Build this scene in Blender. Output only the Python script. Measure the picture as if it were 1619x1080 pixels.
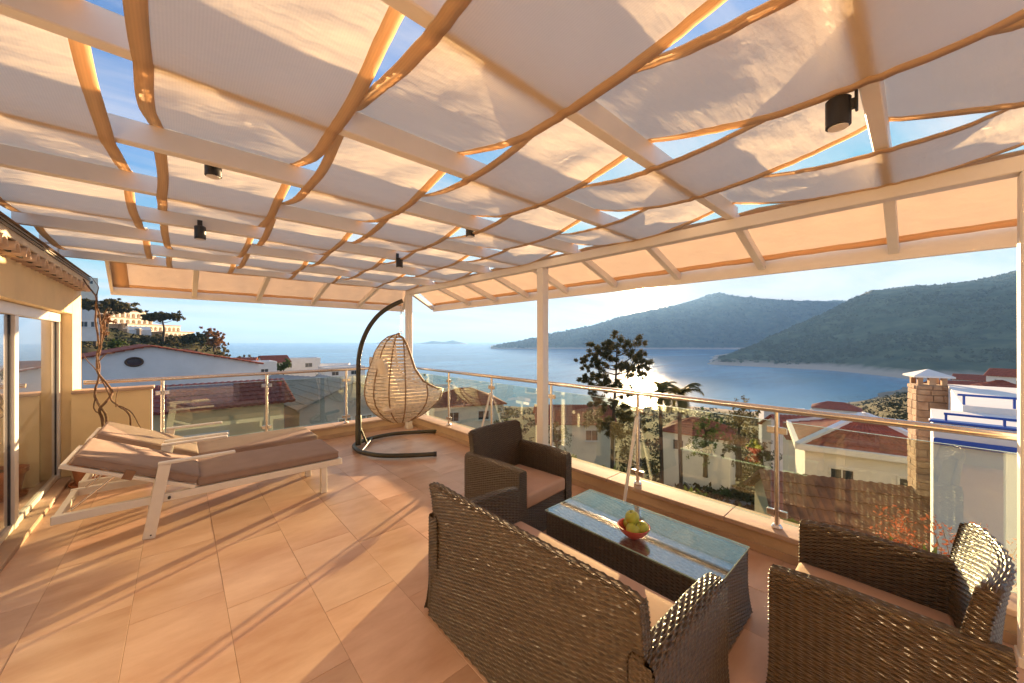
import bpy, bmesh, math, random
import numpy as np
from mathutils import Vector, Matrix, noise as mnoise

random.seed(7); RNG = np.random.default_rng(7)
R = math.radians
sc = bpy.context.scene
for o in list(bpy.data.objects): bpy.data.objects.remove(o)

# ------------------------------------------------------------------ camera
CAM_H = 1.55; YAW = R(42.2); FPX = 580.0; CXP = 809.5; CYP = 538.5
cam = bpy.data.cameras.new('camera'); camo = bpy.data.objects.new('camera', cam)
sc.collection.objects.link(camo); sc.camera = camo
camo.location = (0, 0, CAM_H); camo.rotation_euler = (R(90), 0, -YAW)
cam.sensor_width = 36; cam.lens = FPX/1619*36; cam.shift_y = -1.5/1619
cam.clip_start = 0.05; cam.clip_end = 60000

# ------------------------------------------------------------------ light
SUN_AZ = R(62.0); SUN_EL = R(6.7)
SUN = Vector((math.sin(SUN_AZ)*math.cos(SUN_EL), math.cos(SUN_AZ)*math.cos(SUN_EL), math.sin(SUN_EL)))
sl = bpy.data.lights.new('sun', 'SUN'); sl.energy = 5.0; sl.angle = R(0.6); sl.color = (1.0, 0.685, 0.37)
so = bpy.data.objects.new('sun', sl); sc.collection.objects.link(so)
so.rotation_euler = (-SUN).to_track_quat('-Z', 'Y').to_euler()

w = bpy.data.worlds.new('World'); sc.world = w; w.use_nodes = True
nt = w.node_tree; N = nt.nodes; L = nt.links
for n in list(N): N.remove(n)
def wn(t, **k):
    n = N.new(t)
    for a, b in k.items(): setattr(n, a, b)
    return n
def wmath(op, a, b=None):
    n = wn('ShaderNodeMath', operation=op)
    for i, v in enumerate((a, b)):
        if v is None: continue
        if isinstance(v, (int, float)): n.inputs[i].default_value = v
        else: L.new(v, n.inputs[i])
    return n.outputs[0]
sky = wn('ShaderNodeTexSky', sky_type='NISHITA', sun_disc=False)
sky.sun_elevation = SUN_EL; sky.sun_rotation = SUN_AZ
sky.altitude = 80; sky.air_density = 1.0; sky.dust_density = 0.08; sky.ozone_density = 3.0
tc = wn('ShaderNodeTexCoord')
sep = wn('ShaderNodeSeparateXYZ'); L.new(tc.outputs['Generated'], sep.inputs[0])
zc = wmath('ADD', wmath('MAXIMUM', sep.outputs[2], 0.0), 0.10)
comb = wn('ShaderNodeCombineXYZ')
L.new(wmath('DIVIDE', sep.outputs[0], zc), comb.inputs[0]); L.new(wmath('DIVIDE', sep.outputs[1], zc), comb.inputs[1])
mp = wn('ShaderNodeMapping'); L.new(comb.outputs[0], mp.inputs[0])
mp.inputs['Rotation'].default_value = (0, 0, R(40)); mp.inputs['Scale'].default_value = (0.55, 1.25, 1)
ns = wn('ShaderNodeTexNoise'); L.new(mp.outputs[0], ns.inputs['Vector'])
ns.inputs['Scale'].default_value = 1.1; ns.inputs['Detail'].default_value = 9; ns.inputs['Roughness'].default_value = 0.58; ns.inputs['Distortion'].default_value = 0.5
cr = wn('ShaderNodeValToRGB'); L.new(ns.outputs[0], cr.inputs[0])
cr.color_ramp.elements[0].position = 0.42; cr.color_ramp.elements[1].position = 0.60
# glow of the sky round the sun
dot = wn('ShaderNodeVectorMath', operation='DOT_PRODUCT'); L.new(tc.outputs['Generated'], dot.inputs[0]); dot.inputs[1].default_value = SUN
dmax = wmath('MAXIMUM', dot.outputs['Value'], 0.0)
g1 = wmath('MULTIPLY', wmath('POWER', dmax, 1400.0), 120.0)
g2 = wmath('MULTIPLY', wmath('POWER', dmax, 90.0), .7)
g3 = wmath('MULTIPLY', wmath('POWER', dmax, 12000.0), 3000.0)
glow = wmath('ADD', wmath('ADD', g1, g2), g3)
gm = wn('ShaderNodeMixRGB', blend_type='MULTIPLY'); gm.inputs[0].default_value = 1
gm.inputs[1].default_value = (1.0, 0.76, 0.42, 1); L.new(glow, gm.inputs[2])
cl = wn('ShaderNodeMixRGB', blend_type='MIX')
SKYTINT = wn('ShaderNodeMixRGB', blend_type='MULTIPLY'); SKYTINT.inputs[0].default_value = 1
SKYTINT.inputs[2].default_value = (.60, .71, .90, 1); L.new(sky.outputs[0], SKYTINT.inputs[1])
L.new(wmath('MULTIPLY', cr.outputs[0], 0.72), cl.inputs[0]); vmn = wn('ShaderNodeVectorMath', operation='MINIMUM'); vmn.inputs[1].default_value = (1.75, 1.78, 1.95); L.new(SKYTINT.outputs[0], vmn.inputs[0]); L.new(vmn.outputs[0], cl.inputs[1])
cl.inputs[2].default_value = (2.45, 2.25, 2.2, 1)
ad = wn('ShaderNodeMixRGB', blend_type='ADD'); ad.inputs[0].default_value = 1
L.new(cl.outputs[0], ad.inputs[1]); L.new(gm.outputs[0], ad.inputs[2])
bg = wn('ShaderNodeBackground'); L.new(ad.outputs[0], bg.inputs[0]); bg.inputs[1].default_value = 0.066
wo = wn('ShaderNodeOutputWorld'); L.new(bg.outputs[0], wo.inputs[0])

vs = sc.view_settings; vs.view_transform = 'Standard'; vs.look = 'None'; vs.exposure = 2.56; vs.gamma = 1.0; vs.use_curve_mapping = False
sc.render.engine = 'CYCLES'; cy = sc.cycles
cy.use_denoising = True; cy.denoiser = 'OPENIMAGEDENOISE'
cy.max_bounces = 10; cy.diffuse_bounces = 4; cy.glossy_bounces = 4; cy.transmission_bounces = 6; cy.transparent_max_bounces = 24; cy.volume_bounces = 1
cy.sample_clamp_indirect = 20; cy.caustics_reflective = True; cy.caustics_refractive = False

# ------------------------------------------------------------------ helpers
COL = sc.collection
def link(o, parent=None):
    COL.objects.link(o)
    if parent: o.parent = parent
    return o
def tag(o, label=None, cat=None, group=None, kind=None):
    if label: o['label'] = label
    if cat: o['category'] = cat
    if group: o['group'] = group
    if kind: o['kind'] = kind
    return o
def empty(name, loc=(0, 0, 0), rz=0):
    o = bpy.data.objects.new(name, None); o.location = loc; o.rotation_euler = (0, 0, rz); o.empty_display_size = .1
    return link(o)
def copy_tree(o, parent=None):
    c = o.copy(); link(c, parent)
    for ch in list(o.children): copy_tree(ch, c)
    return c
def ray(px, py=CYP):
    r = (px-CXP)/FPX; u = (CYP-py)/FPX; s, c = math.sin(YAW), math.cos(YAW)
    return Vector((r*c+s, -r*s+c, u))
def at(px, py, f):                       # point seen at a pixel of the photograph, at forward distance f
    d = ray(px, py)*f; return Vector((d.x, d.y, CAM_H+d.z))

class MB:
    def __init__(s): s.v = []; s.f = []
    def add(s, verts, faces, M=None):
        b = len(s.v)
        s.v += [tuple(M @ Vector(p)) for p in verts] if M is not None else [tuple(p) for p in verts]
        s.f += [tuple(b+i for i in f) for f in faces]; return s
    def box(s, lo, hi, M=None, bev=0.0):
        (x0, y0, z0), (x1, y1, z1) = lo, hi
        if bev <= 0:
            return s.add([(x0,y0,z0),(x1,y0,z0),(x1,y1,z0),(x0,y1,z0),(x0,y0,z1),(x1,y0,z1),(x1,y1,z1),(x0,y1,z1)],
                         [(0,3,2,1),(4,5,6,7),(0,1,5,4),(1,2,6,5),(2,3,7,6),(3,0,4,7)], M)
        bev = min(bev, (x1-x0)*.45, (y1-y0)*.45, (z1-z0)*.45)
        V = []; idx = {}
        for sx in (0, 1):
            for sy in (0, 1):
                for sz in (0, 1):
                    c = [(x0, x1)[sx], (y0, y1)[sy], (z0, z1)[sz]]; sg = [1-2*sx, 1-2*sy, 1-2*sz]
                    for a in range(3):
                        p = [c[k]+(0 if k == a else sg[k]*bev) for k in range(3)]
                        idx[(sx, sy, sz, a)] = len(V); V.append(p)
        F = []
        for a in range(3):
            b, c = (a+1) % 3, (a+2) % 3
            for s_ in (0, 1):
                q = []
                for (tb, tc_) in ((0,0),(1,0),(1,1),(0,1)):
                    k = [0,0,0]; k[a] = s_; k[b] = tb; k[c] = tc_; q.append(idx[tuple(k)+(a,)])
                F.append(q if s_ else q[::-1])
            for tb in (0, 1):
                for tc_ in (0, 1):
                    k0 = [0,0,0]; k1 = [0,0,0]; k0[a] = 0; k1[a] = 1; k0[b] = k1[b] = tb; k0[c] = k1[c] = tc_
                    q = [idx[tuple(k0)+(b,)], idx[tuple(k1)+(b,)], idx[tuple(k1)+(c,)], idx[tuple(k0)+(c,)]]
                    F.append(q if (tb ^ tc_) else q[::-1])
        for sx in (0,1):
            for sy in (0,1):
                for sz in (0,1):
                    q = [idx[(sx,sy,sz,a)] for a in range(3)]
                    F.append(q if (sx+sy+sz) % 2 else q[::-1])
        return s.add(V, F, M)
    def tube(s, pts, r, n=8, cap=True, closed=False, flat=None):
        pts = [Vector(p) for p in pts]; m = len(pts)
        rs = r if isinstance(r, (list, tuple)) else [r]*m
        b = len(s.v); prev = None
        for i, p in enumerate(pts):
            if closed: t = (pts[(i+1) % m]-pts[i-1])
            else: t = (pts[min(i+1, m-1)]-pts[max(i-1, 0)])
            t.normalize()
            if prev is None:
                a = Vector((0,0,1)) if abs(t.z) < .9 else Vector((1,0,0))
                u = t.cross(a).normalized()
            else:
                u = (prev-t*prev.dot(t)).normalized()
            prev = u; v = t.cross(u)
            for k in range(n):
                a = 2*math.pi*k/n; s.v.append(tuple(p+(u*math.cos(a)+v*math.sin(a)*(flat or 1))*rs[i]))
        for i in range(m if closed else m-1):
            j = (i+1) % m
            for k in range(n):
                s.f.append((b+i*n+k, b+i*n+(k+1) % n, b+j*n+(k+1) % n, b+j*n+k))
        if cap and not closed:
            s.f.append(tuple(b+k for k in range(n))[::-1]); s.f.append(tuple(b+(m-1)*n+k for k in range(n)))
        return s
    def lathe(s, prof, n=24, c=(0,0,0), cap=True):
        b = len(s.v)
        for (r, z) in prof:
            for k in range(n):
                a = 2*math.pi*k/n; s.v.append((c[0]+r*math.cos(a), c[1]+r*math.sin(a), c[2]+z))
        for i in range(len(prof)-1):
            for k in range(n):
                s.f.append((b+i*n+k, b+i*n+(k+1) % n, b+(i+1)*n+(k+1) % n, b+(i+1)*n+k))
        if cap:
            s.f.append(tuple(b+k for k in range(n))[::-1]); s.f.append(tuple(b+(len(prof)-1)*n+k for k in range(n)))
        return s
    def bar(s, a, b, wid, hgt, up=(0,0,1), bev=0.004):      # straight bar a->b, width across, height along up
        a, b = Vector(a), Vector(b); t = (b-a); ln = t.length; t.normalize()
        sd = t.cross(Vector(up)).normalized(); upv = sd.cross(t)
        M = Matrix(((t.x, sd.x, upv.x, a.x), (t.y, sd.y, upv.y, a.y), (t.z, sd.z, upv.z, a.z), (0,0,0,1)))
        # keep handedness
        if M.to_3x3().determinant() < 0:
            M = Matrix(((t.x, -sd.x, upv.x, a.x), (t.y, -sd.y, upv.y, a.y), (t.z, -sd.z, upv.z, a.z), (0,0,0,1)))
        return s.box((0, -wid/2, -hgt/2), (ln, wid/2, hgt/2), M, bev)
    def prism(s, poly, y0, y1, M=None):                      # polygon in xz extruded along y
        n = len(poly)
        V = [(x, y0, z) for x, z in poly]+[(x, y1, z) for x, z in poly]
        F = [tuple(range(n)), tuple(range(2*n-1, n-1, -1))]+[((i+1) % n, i, n+i, n+(i+1) % n) for i in range(n)]
        return s.add(V, F, M)
    def mesh(s, name, smooth=False):
        me = bpy.data.meshes.new(name); me.from_pydata(s.v, [], s.f)
        if smooth: me.polygons.foreach_set('use_smooth', [True]*len(me.polygons))
        me.update(); return me
    def build(s, name, m, parent=None, smooth=False, auto=None, fix=True):
        me = s.mesh(name, smooth)
        if fix:
            bm = bmesh.new(); bm.from_mesh(me); bmesh.ops.recalc_face_normals(bm, faces=bm.faces); bm.to_mesh(me); bm.free()
        if auto is not None:
            me.polygons.foreach_set('use_smooth', [True]*len(me.polygons)); me.set_sharp_from_angle(angle=R(auto))
        me.materials.append(m); o = bpy.data.objects.new(name, me); return link(o, parent)

def npmesh(name, V, Q, m, parent=None, smooth=True):
    V = np.asarray(V, dtype=np.float32).reshape(-1, 3); Q = np.asarray(Q, dtype=np.int32); k = Q.shape[1]
    me = bpy.data.meshes.new(name)
    me.vertices.add(len(V)); me.vertices.foreach_set('co', V.ravel())
    me.loops.add(Q.size); me.loops.foreach_set('vertex_index', Q.ravel())
    me.polygons.add(len(Q)); me.polygons.foreach_set('loop_start', np.arange(0, Q.size, k, dtype=np.int32))
    me.polygons.foreach_set('loop_total', np.full(len(Q), k, dtype=np.int32))
    me.polygons.foreach_set('use_smooth', np.full(len(Q), smooth, dtype=bool))
    me.update(calc_edges=True); me.validate(); me.materials.append(m)
    return link(bpy.data.objects.new(name, me), parent)
def grid_quads(nu, nv, base=0, wrap=False):
    i, j = np.meshgrid(np.arange(nu-1), np.arange(nv-1), indexing='ij')
    a = base+i*nv+j
    return np.stack([a, a+nv, a+nv+1, a+1], -1).reshape(-1, 4)

# ------------------------------------------------------------------ materials
MATS = {}
def mat(name, col, rough=.6, metal=0.0, var=.12, scale=6.0, bump=0.0, bscale=40.0, spec=.5, rnd=0.0, col2=None, stretch=None, detail=5, trans=0.0):
    if name in MATS: return MATS[name]
    m = bpy.data.materials.new(name); m.use_nodes = True; t = m.node_tree; n = t.nodes; b = n['Principled BSDF']
    b.inputs['Roughness'].default_value = rough; b.inputs['Metallic'].default_value = metal
    b.inputs['Specular IOR Level'].default_value = spec
    tcn = n.new('ShaderNodeTexCoord'); src = tcn.outputs['Object']
    if stretch:
        mpn = n.new('ShaderNodeMapping'); mpn.inputs['Scale'].default_value = stretch; t.links.new(src, mpn.inputs[0]); src = mpn.outputs[0]
    no = n.new('ShaderNodeTexNoise'); no.inputs['Scale'].default_value = scale; no.inputs['Detail'].default_value = detail; no.inputs['Roughness'].default_value = .6
    if rnd:
        oi = n.new('ShaderNodeObjectInfo'); vm = n.new('ShaderNodeVectorMath'); vm.operation = 'MULTIPLY_ADD'
        vm.inputs[1].default_value = (1,1,1); t.links.new(src, vm.inputs[0])
        sc_ = n.new('ShaderNodeVectorMath'); sc_.operation = 'SCALE'; sc_.inputs[0].default_value = (37,53,11); t.links.new(oi.outputs['Random'], sc_.inputs['Scale'])
        t.links.new(sc_.outputs[0], vm.inputs[2]); src = vm.outputs[0]
    t.links.new(src, no.inputs['Vector'])
    rp = n.new('ShaderNodeValToRGB'); t.links.new(no.outputs[0], rp.inputs[0])
    c2 = col2 or tuple(min(1, c*(1+var)) for c in col); c1 = col if col2 else tuple(c*(1-var) for c in col)
    rp.color_ramp.elements[0].position = .32; rp.color_ramp.elements[1].position = .68
    rp.color_ramp.elements[0].color = (*c1, 1); rp.color_ramp.elements[1].color = (*c2, 1)
    out = rp.outputs[0]
    if rnd:
        hs = n.new('ShaderNodeHueSaturation'); mr = n.new('ShaderNodeMapRange'); t.links.new(oi.outputs['Random'], mr.inputs[0])
        mr.inputs['To Min'].default_value = 1-rnd; mr.inputs['To Max'].default_value = 1+rnd
        t.links.new(mr.outputs[0], hs.inputs['Value']); t.links.new(out, hs.inputs['Color']); out = hs.outputs[0]
    t.links.new(out, b.inputs['Base Color'])
    if bump:
        bn = n.new('ShaderNodeTexNoise'); bn.inputs['Scale'].default_value = bscale; bn.inputs['Detail'].default_value = 4; t.links.new(src, bn.inputs['Vector'])
        bp = n.new('ShaderNodeBump'); bp.inputs['Strength'].default_value = bump; bp.inputs['Distance'].default_value = .01
        t.links.new(bn.outputs[0], bp.inputs['Height']); t.links.new(bp.outputs[0], b.inputs['Normal'])
    if trans:
        tr = n.new('ShaderNodeBsdfTranslucent'); t.links.new(out, tr.inputs[0]); mx = n.new('ShaderNodeMixShader'); mx.inputs[0].default_value = trans
        t.links.new(b.outputs[0], mx.inputs[1]); t.links.new(tr.outputs[0], mx.inputs[2]); t.links.new(mx.outputs[0], n['Material Output'].inputs[0])
    MATS[name] = m; return m
def glassmat(name, tint, ior=1.5, rough=0.0, boost=0.0):
    m = bpy.data.materials.new(name); m.use_nodes = True; t = m.node_tree; n = t.nodes
    n.remove(n['Principled BSDF'])
    tr = n.new('ShaderNodeBsdfTransparent'); tr.inputs[0].default_value = (*tint, 1)
    gl = n.new('ShaderNodeBsdfGlossy'); gl.inputs['Roughness'].default_value = rough; gl.inputs[0].default_value = (1,1,1,1)
    fr = n.new('ShaderNodeFresnel')
    ge = n.new('ShaderNodeNewGeometry'); mrg = n.new('ShaderNodeMapRange'); t.links.new(ge.outputs['Backfacing'], mrg.inputs[0])
    mrg.inputs['To Min'].default_value = ior; mrg.inputs['To Max'].default_value = 1/ior; t.links.new(mrg.outputs[0], fr.inputs[0])
    mx = n.new('ShaderNodeMixShader'); f = fr.outputs[0]
    if boost:
        ma = n.new('ShaderNodeMath'); ma.operation = 'ADD'; ma.inputs[1].default_value = boost; ma.use_clamp = True; t.links.new(f, ma.inputs[0]); f = ma.outputs[0]
    t.links.new(f, mx.inputs[0]); t.links.new(tr.outputs[0], mx.inputs[1]); t.links.new(gl.outputs[0], mx.inputs[2])
    t.links.new(mx.outputs[0], n['Material Output'].inputs[0]); return m

M_TILE = mat('travertine_tile', (.51,.29,.185), rough=.33, var=.2, scale=1.5, col2=(.70,.47,.345), bump=.07, bscale=9, rnd=.10, stretch=(1,2.6,1), spec=.45, detail=8)
M_GROUT = mat('grout', (.40,.25,.165), rough=.9, scale=20)
M_COPE = mat('coping_stone', (.50,.35,.26), rough=.75, spec=.2, scale=4, bump=.08, bscale=30, rnd=.04)
M_CURB = mat('curb_render', (.62,.44,.26), rough=.8, scale=3, bump=.15, bscale=90)
M_WALL = mat('ochre_render', (.80,.62,.36), rough=.85, var=.06, scale=2.5, bump=.12, bscale=120)
M_WHITE = mat('white_paint', (.80,.75,.70), rough=.42, var=.03, scale=5, bump=.03, bscale=60)
M_STEEL = mat('brushed_steel', (.72,.66,.60), rough=.26, metal=1.0, var=.05, scale=30, stretch=(1,1,8))
M_BLACK = mat('black_metal', (.022,.022,.024), rough=.4, var=.2)
M_DARK = mat('dark_lining_and_shade', (.03,.025,.02), rough=.9)
M_GREYMETAL = mat('grey_metal', (.16,.14,.12), rough=.45, metal=.6)
M_FRAMEW = mat('door_aluminium', (.78,.73,.66), rough=.4, var=.03)
M_GLASS = glassmat('rail_glass', (.90,.95,.88), 1.52, 0.0, .075)
M_GLASSE = mat('glass_edge', (.55,.75,.66), rough=.2, var=.05)
M_DOORGL = glassmat('door_glass', (.30,.31,.30), 1.6, 0.0, .30)
_t = M_DOORGL.node_tree; _o = _t.nodes['Material Output']; _s = _o.inputs[0].links[0].from_socket
_g = _t.nodes.new('ShaderNodeBsdfGlossy'); _g.inputs['Roughness'].default_value = .2; _x = _t.nodes.new('ShaderNodeMixShader'); _x.inputs[0].default_value = .28
_t.links.new(_s, _x.inputs[1]); _t.links.new(_g.outputs[0], _x.inputs[2]); _t.links.new(_x.outputs[0], _o.inputs[0])
M_TERRA = mat('terracotta', (.40,.15,.07), rough=.8, var=.25, scale=8, bump=.2, bscale=40)
M_SOIL = mat('soil', (.05,.035,.025), rough=1, bump=.6, bscale=60)
M_VINE = mat('vine_bark', (.17,.095,.055), rough=.9, var=.4, scale=25, bump=.4, bscale=80)
M_MATT = mat('taupe_canvas', (.31,.215,.175), rough=.85, var=.07, scale=8, bump=.12, bscale=300)
M_LFRAME = mat('lounger_frame', (.78,.72,.65), rough=.45, var=.04)
M_CUSH = mat('tan_cushion', (.56,.35,.25), rough=.85, var=.06, scale=6, bump=.12, bscale=260)
M_BEIGE = mat('beige_canvas', (.80,.70,.56), rough=.9, var=.07, scale=7, bump=.12, bscale=200)
M_RATTAN = mat('pale_rattan', (.76,.68,.56), rough=.55, var=.22, scale=20, bump=.15, bscale=80)
M_CORD = mat('brown_cord', (.30,.19,.10), rough=.6, var=.2, scale=40, bump=.5, bscale=160)
M_STAND = mat('stand_bronze', (.055,.05,.036), rough=.34, metal=.35, var=.15)
M_TABLEGL = glassmat('table_glass', (.90,.95,.94), 1.5, 0.0, .11)
M_BOWL = mat('coral_glaze', (.62,.10,.07), rough=.25, var=.06)
M_APPLE = mat('green_apple', (.36,.42,.045), rough=.3, var=.12, scale=14, col2=(.50,.50,.08))
M_STEM = mat('apple_stem', (.10,.06,.03), rough=.8)

def wickermat(name, c1, c2):
    m = mat(name, c1, rough=.33, var=.3, scale=28, col2=c2, stretch=(1,1,3), spec=.6)
    return m
M_WICK = wickermat('dark_wicker', (.055,.036,.020), (.115,.074,.040))

# shade cloth: diffuse + translucent, with fine knit relief
def clothmat(name, col, tcol, tr=.55, vec=(1,1,1)):
    m = bpy.data.materials.new(name); m.use_nodes = True; t = m.node_tree; n = t.nodes; b = n['Principled BSDF']
    b.inputs['Roughness'].default_value = .9; b.inputs['Specular IOR Level'].default_value = .1
    tcn = n.new('ShaderNodeTexCoord'); no = n.new('ShaderNodeTexNoise'); no.inputs['Scale'].default_value = 3.0; no.inputs['Detail'].default_value = 6
    t.links.new(tcn.outputs['Object'], no.inputs['Vector'])
    rp = n.new('ShaderNodeValToRGB'); t.links.new(no.outputs[0], rp.inputs[0])
    rp.color_ramp.elements[0].position = .3; rp.color_ramp.elements[1].position = .7
    rp.color_ramp.elements[0].color = (*[c*.92 for c in col], 1); rp.color_ramp.elements[1].color = (*[min(1, c*1.05) for c in col], 1)
    wv = n.new('ShaderNodeTexWave'); wv.inputs['Scale'].default_value = 38; wv.inputs['Distortion'].default_value = .6; wv.inputs['Detail'].default_value = 2
    wv.bands_direction = 'X'; t.links.new(tcn.outputs['Object'], wv.inputs['Vector'])
    mm = n.new('ShaderNodeMixRGB'); mm.blend_type = 'MULTIPLY'; mm.inputs[0].default_value = .14; t.links.new(rp.outputs[0], mm.inputs[1]); t.links.new(wv.outputs[0], mm.inputs[2])
    t.links.new(mm.outputs[0], b.inputs['Base Color'])
    bn = n.new('ShaderNodeTexNoise'); bn.inputs['Scale'].default_value = 5.5; bn.inputs['Detail'].default_value = 5
    mpn = n.new('ShaderNodeMapping'); mpn.inputs['Scale'].default_value = vec; t.links.new(tcn.outputs['Object'], mpn.inputs[0]); t.links.new(mpn.outputs[0], bn.inputs['Vector'])
    bp = n.new('ShaderNodeBump'); bp.inputs['Strength'].default_value = .28; bp.inputs['Distance'].default_value = .03; t.links.new(bn.outputs[0], bp.inputs['Height']); t.links.new(bp.outputs[0], b.inputs['Normal'])
    ts = n.new('ShaderNodeBsdfTranslucent'); ts.inputs[0].default_value = (*tcol, 1); t.links.new(bp.outputs[0], ts.inputs['Normal'])
    mx = n.new('ShaderNodeMixShader'); mx.inputs[0].default_value = tr
    t.links.new(b.outputs[0], mx.inputs[1]); t.links.new(ts.outputs[0], mx.inputs[2]); t.links.new(mx.outputs[0], n['Material Output'].inputs[0])
    return m
M_CLOTH = clothmat('shade_cloth', (.86,.77,.66), (.96,.89,.79), .70, (1.2,3.5,1))
M_HEM = clothmat('shade_hem', (.86,.68,.48), (.90,.68,.45), .58, (1,1,1))
M_CLOTHO = clothmat('overhang_cloth', (.88,.78,.68), (.95,.82,.70), .5, (1,1,1))

# ================================================================== TERRACE
XW = -.89          # face of the house wall
XD = -1.0          # plane of the sliding door
XC = 3.15          # inner face of the right parapet
YB = 6.24          # inner face of the back parapet
fl = MB().box((-1.0, -3.2, -.30), (XC+.25, YB+.25, -.0022)).build('terrace_floor', M_GROUT); tag(fl, kind='structure')
TW, TL, J = .41, .82, .002
tile_meshes = {}
xs = [.205+TW*k for k in range(-3, 8)]
for ci in range(len(xs)):
    x0 = max(xs[ci], -.995); x1 = min(xs[ci]+TW, XC-.004)
    if x1-x0 < .03: continue
    off = (.135, .545, .34)[ci % 3]
    y = -3.2+off-TL
    while y < YB:
        y0 = max(y, -3.19); y1 = min(y+TL, YB-.004)
        if y1-y0 > .05:
            key = (round(x1-x0, 3), round(y1-y0, 3))
            if key not in tile_meshes:
                me = MB().box((J/2, J/2, -.012), (key[0]-J/2, key[1]-J/2, 0), None, .0008).mesh('tile'); me.materials.append(M_TILE); tile_meshes[key] = me
            o = bpy.data.objects.new('tile', tile_meshes[key]); o.location = (x0, y0, random.uniform(-.0006, .0006)); link(o, fl)
        y += TL

# ---- parapets with coping stones
def parapet(name, label, a, b, nrm, L0):
    # a,b along inner face on plan; nrm points outward
    e = empty(name, (0,0,0)); tag(e, label, 'parapet')
    a, b, nrm = Vector((*a,0)), Vector((*b,0)), Vector((*nrm,0)); t = (b-a).normalized(); ln = (b-a).length
    M = Matrix(((t.x, nrm.x, 0, a.x), (t.y, nrm.y, 0, a.y), (0,0,1,0), (0,0,0,1)))
    MB().box((0, 0, .0), (ln, .22, .155), M).build('kerb', M_CURB, e)
    MB().box((0, -.012, .001), (ln, -.0005, .06), M, .002).build('skirting', mat('skirting_stone', (.50,.33,.20), rough=.5, scale=5), e)
    x = 0
    while x < ln-.05:
        x1 = min(x+L0, ln)
        MB().box((x+.0015, -.035, .1555), (x1-.0015, .25, .19), M, .004).build('coping_stone', M_COPE, e); x = x1
    return e
parapet('parapet', 'low rendered parapet with pale coping stones along the sofa side', (XC, -3.2), (XC, YB+.0), (1, 0), 1.05)
parapet('parapet', 'low rendered parapet with pale coping stones behind the loungers', (-.26, YB), (XC+.25, YB), (0, 1), 1.05)
# low ochre wall in the left back corner
e = empty('low_wall', (-.6, 6.3, 0)); tag(e, 'waist-high ochre wall with stone cap between house and glass railing', 'wall')
MB().box((-.29, 0, 0), (.335, .16, .955)).build('wall', M_WALL, e)
MB().box((.336, .005, 0), (.352, .155, .95), None, .002).build('end_trim', M_WHITE, e)
MB().box((-.288, -.04, .956), (.37, .2, .99), None, .006).build('cap', M_COPE, e)

# ---- glass railings
def railing(name, label, a, b, nrm, posts, braces, hz):
    e = empty(name, (0,0,0)); tag(e, label, 'railing')
    a, b, nrm = Vector((*a,0)), Vector((*b,0)), Vector((*nrm,0)); t = (b-a).normalized(); ln = (b-a).length
    MB().tube([a+Vector((0,0,hz)), b+Vector((0,0,hz))], .0235, 14).build('handrail', M_STEEL, e, auto=50)
    zb = .19
    for i, p in enumerate(posts):
        q = a+t*p
        m = MB().tube([q+Vector((0,0,zb+.001)), q+Vector((0,0,hz-.021))], .0165, 12)
        po = m.build('post', M_STEEL, e, auto=50)
        MB().lathe([(.034,0),(.036,.012),(.026,.028),(.019,.03)], 16, tuple(q+Vector((0,0,zb)))).build('base_flange', M_STEEL, po, auto=40)
        for zz in (.30, .90):
            for sgn in (-1, 1):
                c = q+t*(sgn*.038)
                M = Matrix(((t.x, nrm.x, 0, c.x), (t.y, nrm.y, 0, c.y), (0,0,1,zz), (0,0,0,1)))
                MB().box((-.024,-.014,-.024), (.024,.014,.024), M, .004).build('glass_clamp', M_STEEL, po)
        if i in braces:
            MB().tube([q+Vector((0,0,.83))-nrm*.012, q+Vector((0,0,.80))-nrm*.03, q+Vector((0,0,.02))-nrm*.30-t*.02], .0145, 10).build('brace', M_LFRAME, e, auto=50)
    for i in range(len(posts)-1):
        p0, p1 = posts[i]+.036, posts[i+1]-.036
        M = Matrix(((t.x, nrm.x, 0, a.x), (t.y, nrm.y, 0, a.y), (0,0,1,0), (0,0,0,1)))
        g = MB().box((p0,-.004,.245), (p1,.004,.965), M).build('glass_panel', M_GLASS, e)
        for z0 in (.966, .2425): MB().box((p0+.003,-.0038,z0), (p1-.003,.0038,z0+.0015), M).build('glass_edge', M_GLASSE, g)
    return e
XR = XC+.06; YR = YB+.07
railing('glass_railing', 'long glass and steel railing on the parapet behind the coffee table', (XR, -3.2), (XR, YR), (1, 0),
        [3.2+y for y in (-2.62,-1.52,-.42,.68,1.77,2.86,3.96,5.05,6.16)], (4, 6), 1.052)
railing('glass_railing', 'glass and steel railing on the parapet behind the loungers', (-.80, YR), (XR, YR), (0, 1),
        [.80+x for x in (-.155,.935,2.035,3.07)], (), 1.075)

# ---- the house with sliding door and tiled eave
h = empty('house', (XW, 0, 0)); tag(h, 'ochre rendered house side with sliding glass door and tiled eave', 'house')
def wbox(name, lo, hi, m, par=h, bev=0.0):
    return MB().box((lo[0]-XW, lo[1], lo[2]), (hi[0]-XW, hi[1], hi[2]), None, bev).build(name, m, par)
DY0, DY1, DZ = .35, 6.37, 1.80
wbox('wall', (XW-.35, -4.5, -.3), (XW, DY0, 2.16), M_WALL)
wbox('wall', (XW-.35, DY1, -.3), (XW, 6.86, 2.16), M_WALL)
wbox('lintel', (XW-.35, DY0+.0005, DZ+.05), (XW-.001, DY1-.0005, 2.16), M_WALL)
wbox('door_step', (XW-.35, DY0+.001, -.3), (XW+.005, DY1-.001, .035), M_COPE, h, .006)
dr = wbox('door_frame', (XD-.05, DY0+.002, DZ-.045), (XD+.03, DY1-.002, DZ+.048), M_FRAMEW, h, .004)
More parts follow.
